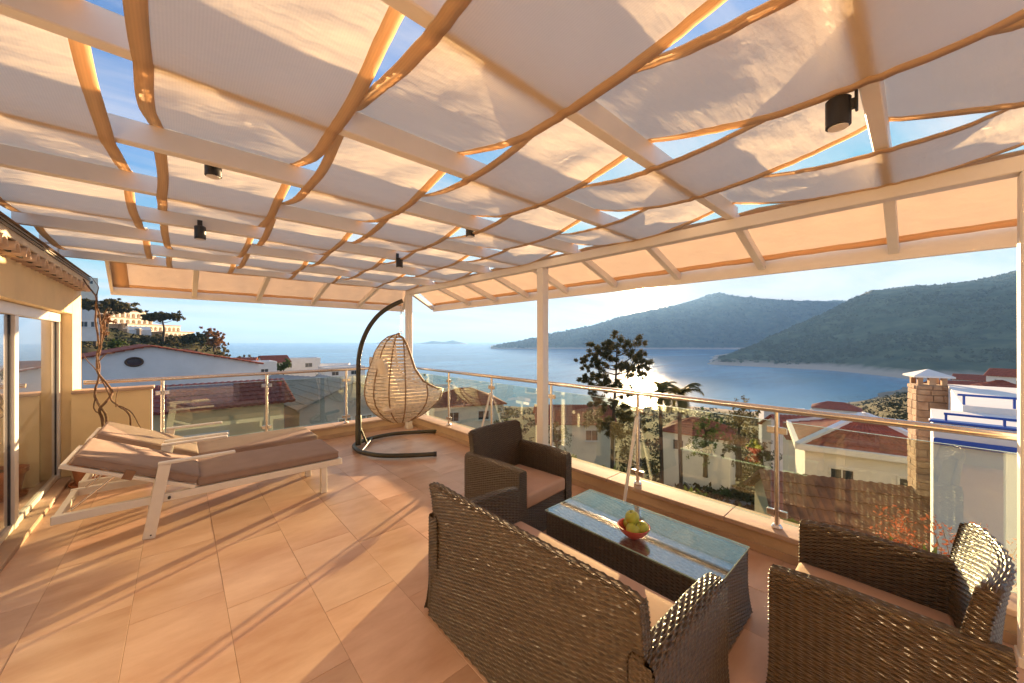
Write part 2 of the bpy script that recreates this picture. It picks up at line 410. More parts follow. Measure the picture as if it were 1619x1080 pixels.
for y0, y1 in ((DY0+.002, DY0+.05), (1.85, 1.94), (3.35, 3.44), (4.84, 4.93), (DY1-.055, DY1-.003)):
    wbox('jamb', (XD-.05, y0, .0365), (XD+.028, y1, DZ-.046), M_FRAMEW, dr, .004)
for y0, y1 in ((DY0+.051, 1.849), (1.941, 3.349), (3.441, 4.839), (4.931, DY1-.056)):
    wbox('door_rail', (XD-.04, y0, .0365), (XD+.02, y1, .085), M_FRAMEW, dr, .003)
    wbox('pane', (XD-.008, y0, .0855), (XD, y1, DZ-.0465), M_DOORGL, dr)
    wbox('gasket', (XD+.0002, y1-.02, .0855), (XD+.006, y1-.001, DZ-.0465), M_BLACK, dr)
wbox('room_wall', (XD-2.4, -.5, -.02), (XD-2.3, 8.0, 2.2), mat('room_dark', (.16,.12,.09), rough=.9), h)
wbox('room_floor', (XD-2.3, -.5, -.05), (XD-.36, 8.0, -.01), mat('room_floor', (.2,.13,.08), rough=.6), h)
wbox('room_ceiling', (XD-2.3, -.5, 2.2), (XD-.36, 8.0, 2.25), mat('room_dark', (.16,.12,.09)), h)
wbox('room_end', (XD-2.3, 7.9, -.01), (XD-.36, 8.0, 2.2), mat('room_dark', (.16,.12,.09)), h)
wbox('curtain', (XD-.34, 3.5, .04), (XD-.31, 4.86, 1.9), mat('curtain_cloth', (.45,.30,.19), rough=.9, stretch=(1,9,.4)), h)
# eave: board, gutter lines, half-round tile ends
wbox('eave_board', (XW-.1, -4.5, 2.201), (XW+.10, 6.60, 2.30), mat('eave_paint', (.60,.52,.42), rough=.7), h, .004)
for zz in (2.275, 2.25):
    wbox('gutter_lip', (XW+.101, -4.5, zz), (XW+.112, 6.60, zz+.010), M_GREYMETAL, h)
rf = MB().add([(-.3,-4.5,2.303),(.12,-4.5,2.303),(.12,6.62,2.303),(-.3,6.62,2.303),(-.9,-4.5,2.50),(-.9,6.62,2.50),(-.9,-4.5,2.303),(-.9,6.62,2.303)],
              [(0,1,2,3),(1,4,5,2),(1,0,6,4),(2,5,7,3)]).build('roof_slope', mat('roof_felt', (.36,.26,.19), rough=.9, var=.3, scale=8), h)
tp = []
for k in range(9):
    a = math.pi*k/8; tp.append((.062*math.cos(a), .062*math.sin(a)*1.15))
for k in range(8, -1, -1):
    a = math.pi*k/8; tp.append((.048*math.cos(a), .048*math.sin(a)*1.1))
em = MB(); em.prism([(x, z) for x, z in tp], 0, .14, Matrix.Rotation(-math.pi/2, 4, 'Z'))
eme = em.mesh('eave_tile'); eme.materials.append(M_WHITE if False else mat('eave_tile_clay', (.58,.44,.34), rough=.8, var=.2, scale=12))
hole = MB().prism([(.047*math.cos(math.pi*k/8), .052*math.sin(math.pi*k/8)) for k in range(9)], .004, .02, Matrix.Rotation(-math.pi/2, 4, 'Z')).mesh('tile_hollow_shade'); hole.materials.append(M_DARK)  # dark plug, shade painted into the hollow of each tile end
fillm = MB().prism([(-.0555,0)]+[(-.0555+.111*0,0.0)]+[(.0555,0),(.0555,.075),(-.0555,.075)], 0, .10, Matrix.Rotation(-math.pi/2, 4, 'Z'))
wbox('eave_mortar', (XW-.1, -4.5, 2.161), (XW+.055, 6.60, 2.2), M_WALL, h)
k = 0; y = 6.05+.235*2
while y > 1.0:
    t_ = bpy.data.objects.new('eave_tile', eme); t_.location = (-.03, y, 2.128); link(t_, h); t_.scale = (1, 1, 1)
    q_ = bpy.data.objects.new('tile_hollow_shade', hole); q_.location = (.085, 0, 0); link(q_, t_)
    y -= .235; k += 1

# ---- pergola
pg = empty('pergola', (3.0, 6.02, 0)); tag(pg, 'white timber pergola over the terrace with woven cloth strips', 'pergola')
PO = Vector((3.0, 6.02, 0))
def pbar(name, a, b, wd, hg, up=(0,0,1), bev=.004, m=M_WHITE, par=pg):
    return MB().bar(Vector(a)-PO, Vector(b)-PO, wd, hg, up, bev).build(name, m, par)
def pbox(name, lo, hi, bev=.004, m=M_WHITE, par=pg):
    return MB().box(tuple(Vector(lo)-PO), tuple(Vector(hi)-PO), None, bev).build(name, m, par)
RAFT = [6.02-.73*k for k in range(13)]; RAFT[8] = .11
ZR0, ZR1 = 2.432, 2.535
pbox('main_beam', (2.955, -3.0, 2.352), (3.045, 6.07, 2.431))
for y in (6.02, 2.80, -.378):
    c = pbox('column', (2.952, y-.047, .001), (3.048, y+.047, 2.351), .006)
    pbox('base_trim', (2.944, y-.055, .001), (3.056, y+.055, .05), .003, M_WHITE, c)
pbox('column', (-1.07, 5.97, 1.9), (-.935, 6.075, 2.56), .005)
for y in RAFT:
    pbox('rafter', (-.93, y-.027, ZR0), (3.05, y+.027, ZR1), .004)
pbar('wall_bar', (-.955, -3.0, 2.41), (-.955, 6.1, 2.41), .05, .04, m=M_GREYMETAL)
# sloping overhang
OZ0, OZ1 = 2.478, 2.20
for y in RAFT[1:]:
    pbar('overhang_rafter', (3.052, y, OZ0-.02), (3.79, y, OZ1), .055, .07)
pbar('overhang_rafter', (3.0, 6.075, OZ0-.02), (3.79, 6.56, OZ1), .055, .07)
pbar('fascia', (3.825, -3.0, 2.19), (3.825, 6.60, 2.20), .035, .13)
for x in (.16, .92, 1.70, 2.47):
    pbar('overhang_rafter', (x, 6.05, OZ0-.02), (x, 6.98, OZ1), .055, .07)
pbar('overhang_rafter', (3.02, 6.075, OZ0-.02), (3.36, 6.98, OZ1), .055, .07)
pbar('fascia', (-.66, 7.015, 2.205), (3.40, 7.015, 2.195), .035, .12)
pbar('overhang_rafter', (-.60, 6.05, OZ0-.02), (-.645, 6.98, OZ1), .03, .05)

def cloth_grid(name, P, m, parent, solid=.0016):
    nu, nv = P.shape[:2]
    o = npmesh(name, P.reshape(-1, 3), grid_quads(nu, nv), m, parent)
    md = o.modifiers.new('thick', 'SOLIDIFY'); md.thickness = solid; md.offset = 0
    return o
def overhang_cloth(label, P0, P1, Q0, Q1, nb):
    # bilinear sheet with gentle sag at both long edges between fixings
    e = empty('overhang_cloth', P0); tag(e, label, 'shade cloth')
    nu, nv = nb*10+1, 9
    u = np.linspace(0, 1, nu)[:, None, None]; v = np.linspace(0, 1, nv)[None, :, None]
    P0, P1, Q0, Q1 = [np.array(p, float) for p in (P0, P1, Q0, Q1)]
    base = (P0*(1-u)+P1*u)*(1-v)+(Q0*(1-u)+Q1*u)*v
    sag = np.abs(np.sin(np.pi*u*nb))
    base = base + (-.014*sag*v**3)*((Q0-P0)/np.linalg.norm(Q0-P0)) + (.018*sag*(1-v)**3)*((Q0-P0)/np.linalg.norm(Q0-P0))
    base[:, :, 2:3] += -.012*sag*np.sin(np.pi*v)+.002*np.sin(u*230)
    base = base-P0
    cloth_grid('sheet', base, M_CLOTHO, e)
    cloth_grid('top_hem', base[:, :2]-np.array((0,0,.004)), M_HEM, e); cloth_grid('bottom_hem', base[:, -2:]-np.array((0,0,.004)), M_HEM, e)
    cloth_grid('end_hem', base[:3, :]-np.array((0,0,.005)), M_HEM, e)
    return e
overhang_cloth('peach cloth sheet on the sloping overhang facing the sun', (3.08,-3.0,OZ0+.026), (3.08,6.03,OZ0+.026), (3.785,-3.0,OZ1+.046), (3.785,6.50,OZ1+.046), 12)
overhang_cloth('pale cloth sheet on the sloping overhang behind the loungers', (-.60,6.12,OZ0+.012), (3.02,6.12,OZ0+.012), (-.645,6.975,OZ1+.046), (3.36,6.975,OZ1+.046), 5)

# woven shade strips running across the rafters
edges = [(-.86,-.205), (-.105,.50), (.515,1.12), (1.135,1.74), (1.755,2.36), (2.375,2.97)]
names = ['beside the house wall', 'second from the house wall', 'third from the house wall', 'fourth from the house wall', 'second from the sunny edge beam', 'along the sunny edge beam']
NU = 12
for i, (x0, x1) in enumerate(edges):
    e = empty('shade_cloth', ((x0+x1)/2, 6.02, 2.45)); tag(e, 'long beige shade cloth strip woven through the rafters, '+names[i], 'shade cloth', 'woven shade strips')
    O = np.array(((x0+x1)/2, 6.02, 2.45))
    ys, zs, sg = [], [], []
    for k in range(len(RAFT)-1):
        up0 = (i+k) % 2 == 0; za = ZR1+.006 if up0 else ZR0-.006; zb = ZR0-.006 if up0 else ZR1+.006
        for j in range(20):
            t = j/20; s = .7*t+.3*t*t*(3-2*t)
            if t < .06: s = 0
            elif t > .94: s = 1
            sag = -.026*math.sin(math.pi*t)*(1+.5*random.uniform(-.15,.15))
            if not up0: sag *= .9
            ys.append(RAFT[k]+(RAFT[k+1]-RAFT[k])*t); zs.append(za+(zb-za)*s+sag); sg.append(math.sin(math.pi*t))
    ys, zs, sg = np.array(ys), np.array(zs), np.array(sg)
    U = np.linspace(0, 1, NU+1)
    P = np.zeros((len(ys), NU+1, 3))
    P[:, :, 1] = ys[:, None]
    wob = .007*np.sin(ys*2.3+i*1.7)+.003*np.sin(ys*5.1+i)
    P[:, :, 0] = x0+(x1-x0)*U[None, :]+wob[:, None]*(.6)+(np.array([.022*math.sin(3.1*y+i*2.2) for y in ys])[:, None])*sg[:, None]*(U-.5)[None, :]
    wr = np.array([[mnoise.noise(Vector((u*2.2+i*9, y*3.4, i*3.1))) for u in U] for y in ys])
    wr2 = np.array([[mnoise.noise(Vector((u*9+i*5, y*11, i*7.1))) for u in U] for y in ys])
    droop = ((U-.5)**2*4)[None, :]
    P[:, :, 2] = zs[:, None]+sg[:, None]*((.030*wr+.008*wr2)*(1-.75*droop)-.007*droop)
    P = P-O
    cloth_grid('strip', P, M_CLOTH, e)
    HW = .048/(x1-x0)*NU
    for side in (0, 1):
        A = P[:, :1] if side == 0 else P[:, -1:]
        Bq = P[:, :1]*(1-HW)+P[:, 1:2]*HW if side == 0 else P[:, -1:]*(1-HW)+P[:, -2:-1]*HW
        Hh = np.concatenate([A, Bq], 1); Hh[:, :, 2] -= .0035
        cloth_grid('hem', Hh, M_HEM, e)

# spotlights on the rafters
def spotlight(x, y, label, side=-1, zt=2.415):
    e = empty('spotlight', (x, y+side*.027, zt)); tag(e, label, 'spotlight', 'pergola spotlights')
    MB().lathe([(.030,-.100),(.036,-.098),(.036,-.004),(.030,0)], 20, (0,side*.052,0)).build('body', M_BLACK, e, auto=40)
    MB().lathe([(.0285,-.1035),(.0285,-.1005)], 18, (0,side*.052,0)).build('lens', mat('frosted_lens', (.75,.7,.65), rough=.3), e)
    MB().box((-.012,min(side*.022,0),-.05), (.012,max(side*.022,0),-.018), None, .002).build('bracket', M_BLACK, e)
    MB().box((-.016,min(side*.008,0),-.06), (.016,max(side*.008,0),.06), None, .002).build('mount_plate', M_BLACK, e)
for x, k, l, s_, zt in ((.13,5,'black cylinder spotlight peeping below the rafter beside the sky gap',1,2.50), (1.76,5,'black cylinder spotlight half hidden by cloth above the armchair',1,2.50),
                (.12,3,'black cylinder spotlight on the rafter above the loungers',-1,2.44), (1.76,3,'black cylinder spotlight on the rafter near the swing chair',-1,2.44), (1.75,8,'large black cylinder spotlight under the cloth above the near armchair',1,2.415)):
    spotlight(x, RAFT[k], l, s_, zt)
# ================================================================== FURNITURE
def woven(Pf, Lu, Lv, q=.029, p=.0092, amp=.0036, sgn=1.0, u_max=1.0):
    """relief of strands running along u, over and under stakes q apart; rows p high stacked along v"""
    nst = max(2, int(round(Lu/q))); nu = nst*2+1
    nr = max(2, int(round(Lv/p))); nv = nr*2+1
    u = np.linspace(0, 1, nu); v = np.linspace(0, 1, nv)
    Ug, Vg = np.meshgrid(u, v, indexing='ij')
    P = Pf(Ug, Vg)
    du = np.gradient(P, axis=0); dv = np.gradient(P, axis=1)
    Nn = np.cross(du, dv); Nn /= (np.linalg.norm(Nn, axis=2, keepdims=True)+1e-12); Nn *= sgn
    ii = np.arange(nu)[:, None]; jj = np.arange(nv)[None, :]
    row = jj//2; mid = (jj % 2 == 1)
    hgt = np.where(mid, amp*np.cos(math.pi*ii/2+math.pi*row), -amp*1.25)
    hgt = hgt+RNG.normal(0, amp*.10, hgt.shape)
    P = P+Nn*hgt[..., None]
    return P
class WB:
    def __init__(s): s.V = []; s.Q = []; s.n = 0
    def add(s, P):
        s.Q.append(grid_quads(P.shape[0], P.shape[1], s.n)); s.V.append(P.reshape(-1, 3)); s.n += P.shape[0]*P.shape[1]
    def build(s, name, m, parent): return npmesh(name, np.concatenate(s.V), np.concatenate(s.Q), m, parent, False)
def poly_param(pts):
    pts = np.array(pts, float); d = np.r_[0, np.cumsum(np.linalg.norm(np.diff(pts, axis=0), axis=1))]
    L_ = d[-1]
    def f(t): return np.interp(t*L_, d, pts[:, 0]), np.interp(t*L_, d, pts[:, 1])
    return f, L_
def arc(cx, cz, r, a0, a1, n=6):
    return [(cx+r*math.cos(R(a0+(a1-a0)*k/n)), cz+r*math.sin(R(a0+(a1-a0)*k/n))) for k in range(n+1)]

def rounded_slab(name, lo, hi, bev, m, parent, seg=3, puff=0.0):
    bm = bmesh.new(); bmesh.ops.create_cube(bm, size=1)
    c = (Vector(lo)+Vector(hi))/2; d = Vector(hi)-Vector(lo)
    for v in bm.verts: v.co = Vector((v.co.x*d.x, v.co.y*d.y, v.co.z*d.z))
    bmesh.ops.bevel(bm, geom=list(bm.edges), offset=bev, segments=seg, affect='EDGES', profile=.6)
    if puff:
        bmesh.ops.subdivide_edges(bm, edges=[e for e in bm.edges if e.calc_length() > .2], cuts=9, use_grid_fill=True)
        for v in bm.verts:
            fx = max(0, 1-(2*v.co.x/d.x)**2); fy = max(0, 1-(2*v.co.y/d.y)**2)
            v.co.z += (1 if v.co.z > 0 else -.2)*puff*(fx*fy)**.5+.002*mnoise.noise(v.co*9)
    for v in bm.verts: v.co += c
    bmesh.ops.recalc_face_normals(bm, faces=bm.faces)
    me = bpy.data.meshes.new(name); bm.to_mesh(me); bm.free()
    me.polygons.foreach_set('use_smooth', [True]*len(me.polygons)); me.materials.append(m)
    return link(bpy.data.objects.new(name, me), parent)

def wicker_seat(name, label, cat, W, loc, rz, curve, nc=1, group=None, q=.030, p=.0092):
    e = empty(name, loc, rz); tag(e, label, cat, group)
    ta = .085; y0, y1 = -.335, .30; top = .57
    prof = [(-.028,.012),(-.016,.06),(-.006,.13),(0,.22),(0,top-.032)]+arc(.032, top-.032, .032, 180, 90)[1:]+arc(ta-.032, top-.032, .032, 90, 0)+[(ta,.24)]
    pf, Lv = poly_param(prof)
    for s_ in (-1, 1):
        wb = WB()
        def Pa(U, V, s_=s_):
            xo, z = pf(V); y = y0+(y1-y0)*U
            yy = np.where(z < .2, y+(y-.0)*.05*(1-z/.2)**2, y)
            z = z-.018*np.clip((U-.6)/.4, 0, 1)**2*np.clip((z-.3)/.27, 0, 1)
            return np.stack([s_*(W/2-xo), yy, z], -1)
        wb.add(woven(Pa, y1-y0, Lv, q, p, sgn=s_*-1.0))
        def Pc(U, V, s_=s_):
            z = .012+(top-.02-.012)*V; k = np.clip((z-(top-.045))/.032, 0, 1)
            fl = .028*np.clip(1-z/.2, 0, 1)**2
            xo = -fl+U*(ta+fl); xo = xo+(.5-U)*2*k**2*.018
            return np.stack([s_*(W/2-xo), np.full_like(z, y1+.002)+.015*np.clip(1-z/.2, 0, 1)**2, z], -1)
        wb.add(woven(Pc, ta, top, q*.6, p, sgn=s_*1.0))
        def Pr(U, V, s_=s_):
            P = Pc(U, V); P[..., 1] = y0-.002; return P
        wb.add(woven(Pr, ta, top, q*.6, p, sgn=s_*-1.0))
        wb.build('armrest', M_WICK, e)
    # back
    bw = W-.07
    def yo(z): return np.interp(z, [0,.15,.35,.5,.65,.80], [-.362,-.348,-.335,-.335,-.348,-.375])
    def yi(z): return np.interp(z, [0,.35,.5,.65,.80], [-.25,-.25,-.27,-.295,-.325])
    zt = .765
    zz = np.linspace(.012, zt-.02, 14)
    prof = [(yo(z), z) for z in zz]+[(yo(zt)+.008, zt-.006),((yo(zt)+yi(zt))/2, zt),(yi(zt)-.008, zt-.006)]+[(yi(z), z) for z in np.linspace(zt-.02,.26,10)]
    pb, Lb = poly_param(prof)
    def bend(x, z): return curve*((2*x/bw)**2)*np.clip(z/.45, .15, 1)
    def Pb(U, V):
        y, z = pb(V); x = (U-.5)*bw
        zt_ = z-.014*np.clip((np.abs(U-.5)*2-.86)/.14, 0, 1)**2*np.clip((z-.5)/.26, 0, 1)
        return np.stack([x, y+bend(x, z), zt_], -1)
    wb = WB(); wb.add(woven(Pb, bw, Lb, q, p, sgn=1.0))
    for s_ in (-1, 1):
        def Ps(U, V, s_=s_):
            z = .012+(zt-.02-.012)*V; x = np.full_like(z, s_*bw/2)
            y = yo(z)*(1-U)+yi(z)*U
            return np.stack([x, y+bend(x, z), z], -1)
        wb.add(woven(Ps, .06, zt, q*.6, p, sgn=s_*1.0))
    wb.build('backrest', M_WICK, e)
    iw = W-2*ta
    wb = WB()
    def Pf_(U, V): return np.stack([(U-.5)*(iw+.004), np.full_like(U, .285)+.02*np.clip(1-V/.7, 0, 1)**2, .012+.238*V], -1)
    wb.add(woven(Pf_, iw, .238, q, p, sgn=1.0)); wb.build('apron', M_WICK, e)
    MB().box((-iw/2+.001, -.30, .16), (iw/2-.001, .28, .245)).build('seat_deck', M_DARK, e)
    g = .006
    for k in range(nc):
        x0 = -iw/2+g+k*(iw-g)/nc; x1 = -iw/2+(k+1)*(iw-g)/nc
        rounded_slab('seat_cushion', (x0, -.245, .2465), (x1, .300, .352), .022, M_CUSH, e, 3, .012)
    for sx in (-1, 1):
        for sy in (y0+.04, y1-.04):
            MB().lathe([(.016,0),(.018,.002),(.018,.014)], 10, (sx*(W/2-.04), sy, 0)).build('foot', M_BLACK, e)
    return e
wicker_seat('wicker_sofa', 'dark brown wicker two-seat sofa with tan cushion seen from behind', 'sofa', 1.34, (1.39,1.20,0), R(-90), .010)
wicker_seat('wicker_armchair', 'dark wicker armchair with tan cushion standing between table and column', 'armchair', .70, (2.215,2.335,0), R(180+5), .035, q=.026)
wicker_seat('wicker_armchair', 'dark wicker armchair with curved sunlit back facing the far armchair', 'armchair', .70, (2.245,.13,0), R(0), .055, q=.031, p=.0095)

# coffee table
tb = empty('coffee_table', (2.13,1.178,0)); tag(tb, 'dark wicker coffee table with clear glass top and fruit bowl', 'table')
HX, HY, HZ = .255, .537, .372
wb = WB()
def flare(z): return .02*np.clip(1-z/.22, 0, 1)**2
for s_ in (-1, 1):
    def Px(U, V, s_=s_):
        z = .01+(HZ-.01)*V; return np.stack([s_*(HX+flare(z)), (U-.5)*2*(HY+flare(z)), z], -1)
    wb.add(woven(Px, 2*HY, HZ, sgn=s_*1.0))
    def Py(U, V, s_=s_):
        z = .01+(HZ-.01)*V; return np.stack([(U-.5)*2*(HX+flare(z)), s_*(HY+flare(z)), z], -1)
    wb.add(woven(Py, 2*HX, HZ, sgn=s_*-1.0))
wb.build('base', M_WICK, tb)
wb = WB()
def Pt(U, V): return np.stack([(V-.5)*2*HX, (U-.5)*2*HY, np.full_like(U, HZ-.004)], -1)
wb.add(woven(Pt, 2*HY, 2*HX, .048, .0155, amp=.0038, sgn=-1.0)); wb.build('top_weave', mat('table_weave', (.10,.08,.055), rough=.35, col2=(.36,.30,.22), scale=40), tb)
gt = MB().box((-HX-.006,-HY-.006,HZ+.004), (HX+.006,HY+.006,HZ+.012), None, .001).build('glass_top', M_TABLEGL, tb)
for a, b in (((-HX-.0055,-HY-.0072,HZ+.0045),(HX+.0055,-HY-.0062,HZ+.0115)), ((-HX-.0055,HY+.0062,HZ+.0045),(HX+.0055,HY+.0072,HZ+.0115)), ((-HX-.0072,-HY-.0055,HZ+.0045),(-HX-.0062,HY+.0055,HZ+.0115)), ((HX+.0062,-HY-.0055,HZ+.0045),(HX+.0072,HY+.0055,HZ+.0115))): MB().box(a, b).build('glass_edge', M_GLASSE, gt)
# bowl and apples
BX, BY, BZ = 2.00, 1.13, HZ+.0122
bo = empty('fruit_bowl', (BX, BY, BZ)); tag(bo, 'shallow coral red bowl on the glass table', 'bowl')
MB().lathe([(.034,0),(.036,.004),(.040,.008),(.062,.022),(.080,.042),(.091,.066),(.0935,.0665),(.0925,.0685),(.086,.066),(.075,.044),(.056,.026),(.030,.015),(.0,.014)], 36, cap=False).build('bowl_body', M_BOWL, bo, auto=40)
def apple(dx, dy, dz, rx, rz, label):
    e = empty('apple', (BX+dx, BY+dy, BZ+dz)); e.rotation_euler = (rx, .2*rx, rz); tag(e, label, 'apple', 'apples in the bowl')
    pr = []
    for k in range(15):
        a = math.pi*k/14; r = .041*math.sin(a)**.9*(1+.05*math.cos(a)); z = -.038*math.cos(a)
        z -= .012*math.exp(-(r/.011)**2) if a > 2 else 0; z += .006*math.exp(-(r/.011)**2) if a < 1 else 0
        pr.append((max(r, .0006), z))
    MB().lathe(pr, 24).build('apple_body', M_APPLE, e, True)
    MB().tube([(0,0,.024),(.002,0,.036),(.006,.002,.047)], [.0014,.0013,.0018], 6).build('stem', M_STEM, e)
apple(-.036,-.018,.060, .5, .3, 'green apple low in the bowl on the sofa side'); apple(.014,-.046,.062, -.4, 1.2, 'green apple low in the bowl nearest the near armchair')
apple(.026,.036,.061, .3, 2.2, 'green apple low in the bowl on the railing side'); apple(-.006,.006,.116, -.25, .8, 'green apple on top of the heap in the bowl')

# ---- sun loungers (head towards the house)
def lounger(label):
    e = empty('sun_lounger', (0,0,0)); tag(e, label, 'sun lounger', 'pair of sun loungers')
    Wd = .67
    for y in (.0225, Wd-.0225):
        MB().bar((-.665,y,.29), (1.262,y,.29), .045, .06).build('side_rail', M_LFRAME, e)
    MB().bar((1.24,.046,.29), (1.24,Wd-.046,.29), .04, .058).build('end_rail', M_LFRAME, e)
    MB().bar((-.64,.046,.29), (-.64,Wd-.046,.29), .04, .05).build('end_rail', M_LFRAME, e)
    for k in range(6):
        x = .18+k*.19; MB().bar((x,.046,.29), (x,Wd-.046,.29), .07, .012, bev=.002).build('slat', M_LFRAME, e)
    for y in (.0275, Wd-.0275):
        MB().box((1.062,y-.0275,0), (1.118,y+.0275,.2595), None, .004).build('leg', M_LFRAME, e)
    for y, s_ in ((-.013,1), (Wd+.013,-1)):
        lg = MB().bar((-.178,y,.003), (-.085,y,.565), .025, .075, up=(1,0,0)).build('slanted_leg', M_LFRAME, e)
        MB().tube([(-.165,y-.0135*s_,.03),(-.165,y-.016*s_,.03)], .006, 10).build('foot_screw', M_BLACK, lg)
        MB().bar((-.125,y,.575), (.365,y,.575), .05, .022, bev=.006).build('arm_rest', M_LFRAME, e)
        MB().tube([(-.06,y-.012*s_,.29),(-.06,y+.03*s_,.29)], .01, 8).build('pivot', M_BLACK, e)
    # raised head section
    H0 = Vector((.10,0,.335)); ang = R(24.8); t = Vector((-math.cos(ang),0,math.sin(ang)))
    hl = .80
    for y in (.02, Wd-.02):
        a = Vector((.10,y,.328)); MB().bar(a, a+t*hl, .03, .03).build('head_rail', M_LFRAME, e)
    a = Vector((.10,.036,.328))+t*(hl-.015); MB().bar(a, a+Vector((0,Wd-.072,0)), .03, .028).build('head_end', M_LFRAME, e)
    for k in range(4):
        a = Vector((.10,.036,.328))+t*(.12+.17*k); MB().bar(a, a+Vector((0,Wd-.072,0)), .06, .01, up=tuple(t.cross(Vector((0,1,0)))), bev=.002).build('slat', M_LFRAME, e)
    for y in (.06, Wd-.06):
        MB().bar(Vector((.10,y,.315))+t*.50, (-.58,y,.325), .014, .014).build('prop', M_STEEL, e)
    mf = rounded_slab('foot_mattress', (.112,.012,.323), (1.232,Wd-.012,.398), .02, M_MATT, e, 3, .008)
    mh = rounded_slab('head_mattress', (-.76,.012,0), (-.004,Wd-.012,.073), .02, M_MATT, e, 3, .008)
    mh.location = (.106,0,.346); mh.rotation_euler = (0, ang, 0)
    for par, x0, x1, z0 in ((mf,.112,1.232,.323), (mh,-.76,-.004,0)):
        for z in (z0+.012, z0+.062):
            y0, y1 = .009, Wd-.009
            MB().tube([(x0+.01,y0,z),(x1-.01,y0,z),(x1+.001,y0+.012,z),(x1+.001,y1-.012,z),(x1-.01,y1,z),(x0+.01,y1,z),(x0-.001,y1-.012,z),(x0-.001,y0+.012,z)], .0035, 6, closed=True).build('piping', M_MATT, par, True)
    st = MB().box((-.46,.004,-.04), (-.40,.010,.03)).build('strap', mat('brown_strap', (.26,.14,.08), rough=.8), mh)
    return e
l1 = lounger('white framed lounger with taupe mattress next to open floor'); l1.location = (0,4.04,0)
l2 = copy_tree(l1); l2.location = (.015,4.885,0); l2['label'] = 'white framed lounger with taupe mattress beside the back parapet'

# ---- hanging egg chair on its stand
st = empty('swing_stand', (1.93,5.40,0)); tag(st, 'dark bronze curved steel stand with horseshoe base for swing chair', 'swing stand')
S0 = Vector((1.93,5.40,0)); ax = Vector((.84,-.54,0)).normalized(); px_ = Vector((-ax.y, ax.x, 0))
def Ls(a, b, z): return ax*a+px_*b+Vector((0,0,z))
pole = [Ls(-.02,0,.05), Ls(-.02,0,.6), Ls(-.02,0,1.10), Ls(-.01,0,1.32), Ls(.035,0,1.53), Ls(.12,0,1.73), Ls(.24,0,1.90), Ls(.38,0,2.02), Ls(.52,0,2.10), Ls(.60,0,2.135)]
def smooth_path(pts, n=6):
    pts = [Vector(p) for p in pts]; out = []
    for i in range(len(pts)-1):
        p0, p1, p2, p3 = pts[max(i-1,0)], pts[i], pts[i+1], pts[min(i+2,len(pts)-1)]
        for k in range(n):
            t = k/n; out.append(.5*((2*p1)+(-p0+p2)*t+(2*p0-5*p1+4*p2-p3)*t*t+(-p0+3*p1-3*p2+p3)*t**3))
    out.append(pts[-1]); return out
MB().tube(smooth_path(pole), .032, 14).build('pole', M_STAND, st, auto=60)
MB().lathe([(.041,0),(.041,.42),(.033,.43)], 16, tuple(Ls(-.02,0,.045))).build('pole_sleeve', M_STAND, st, auto=40)
foot = [Ls(1.10,.62,.045), Ls(.72,.62,.045), Ls(.38,.56,.045), Ls(.10,.36,.045), Ls(-.04,.13,.045), Ls(-.07,0,.045), Ls(-.04,-.13,.045), Ls(.10,-.36,.045), Ls(.38,-.56,.045), Ls(.72,-.62,.045), Ls(1.10,-.62,.045)]
MB().tube(smooth_path(foot), .030, 12).build('horseshoe_base', M_STAND, st, auto=60)
for sgn in (-1, 1):
    MB().tube([Ls(1.07,.62*sgn,.045), Ls(1.112,.62*sgn,.045)], .034, 12).build('end_cap', M_BLACK, st, auto=50)
MB().tube([Ls(.10,.36,.05), Ls(.10,-.36,.05)], .016, 10).build('cross_bar', M_STAND, st, auto=60)
MB().tube([Ls(-.01,0,.33), Ls(.10,0,.05)], .014, 10).build('gusset', M_STAND, st, auto=60)
MB().tube([Ls(.575,0,2.085), Ls(.575,0,2.04)], .008, 8).build('hook', M_STEEL, st)

EC = S0+ax*.575
eg = empty('egg_chair', (EC.x, EC.y, .35)); eg.rotation_euler = (0,0,R(-8)); tag(eg, 'pale rattan egg-shaped swing chair with beige cushions hanging by chain', 'swing chair')
zk = [0,.02,.10,.20,.31,.45,.60,.75,.90,1.05,1.18,1.26,1.305]; rk = [.03,.14,.29,.40,.47,.505,.495,.46,.41,.36,.28,.18,.02]
def R0(z): return float(np.interp(z, zk, rk))
def Rr(z, th):
    g = max(0, math.cos(th)); bump_ = math.exp(-((z-.40)/.22)**2)
    return R0(z)*(1+.24*g*g*bump_)*(1-.10*(1-abs(math.cos(th)))*1.0)
def thc(z):   # half angle of the opening at height z
    return R(float(np.interp(z, [0,.34,.42,.46,.52,.62,.8,1.0,1.15,1.25,1.30], [0,0,0,16,44,66,80,86,92,100,150])))
def ep(z, th, k=1.0): r = Rr(z, th)*k; return Vector((r*math.cos(th), r*math.sin(th), z))
nsl = 27
for k in range(nsl):
    z = .045+k*(1.25-.045)/(nsl-1); t0 = thc(z); full = t0 < .02
    n = 44; ths = [t0+(2*math.pi-2*t0)*i/n for i in range(n+1)]
    hw = .0185; th_ = .004
    V = []; F = []
    for i, th in enumerate(ths):
        wv_ = .004*math.sin(th*4+k*math.pi)
        a = ep(z-hw, th); b = ep(z+hw, th); c = Vector((0,0,z)); nn = Vector((math.cos(th), math.sin(th), 0))
        V += [a+nn*(wv_-th_), a+nn*(wv_+th_), b+nn*(wv_+th_), b+nn*(wv_-th_)]
    for i in range(n):
        for q in range(4): F.append((i*4+q, i*4+(q+1) % 4, (i+1)*4+(q+1) % 4, (i+1)*4+q))
    MB().add(V, F).build('slat', M_RATTAN, eg, auto=40)
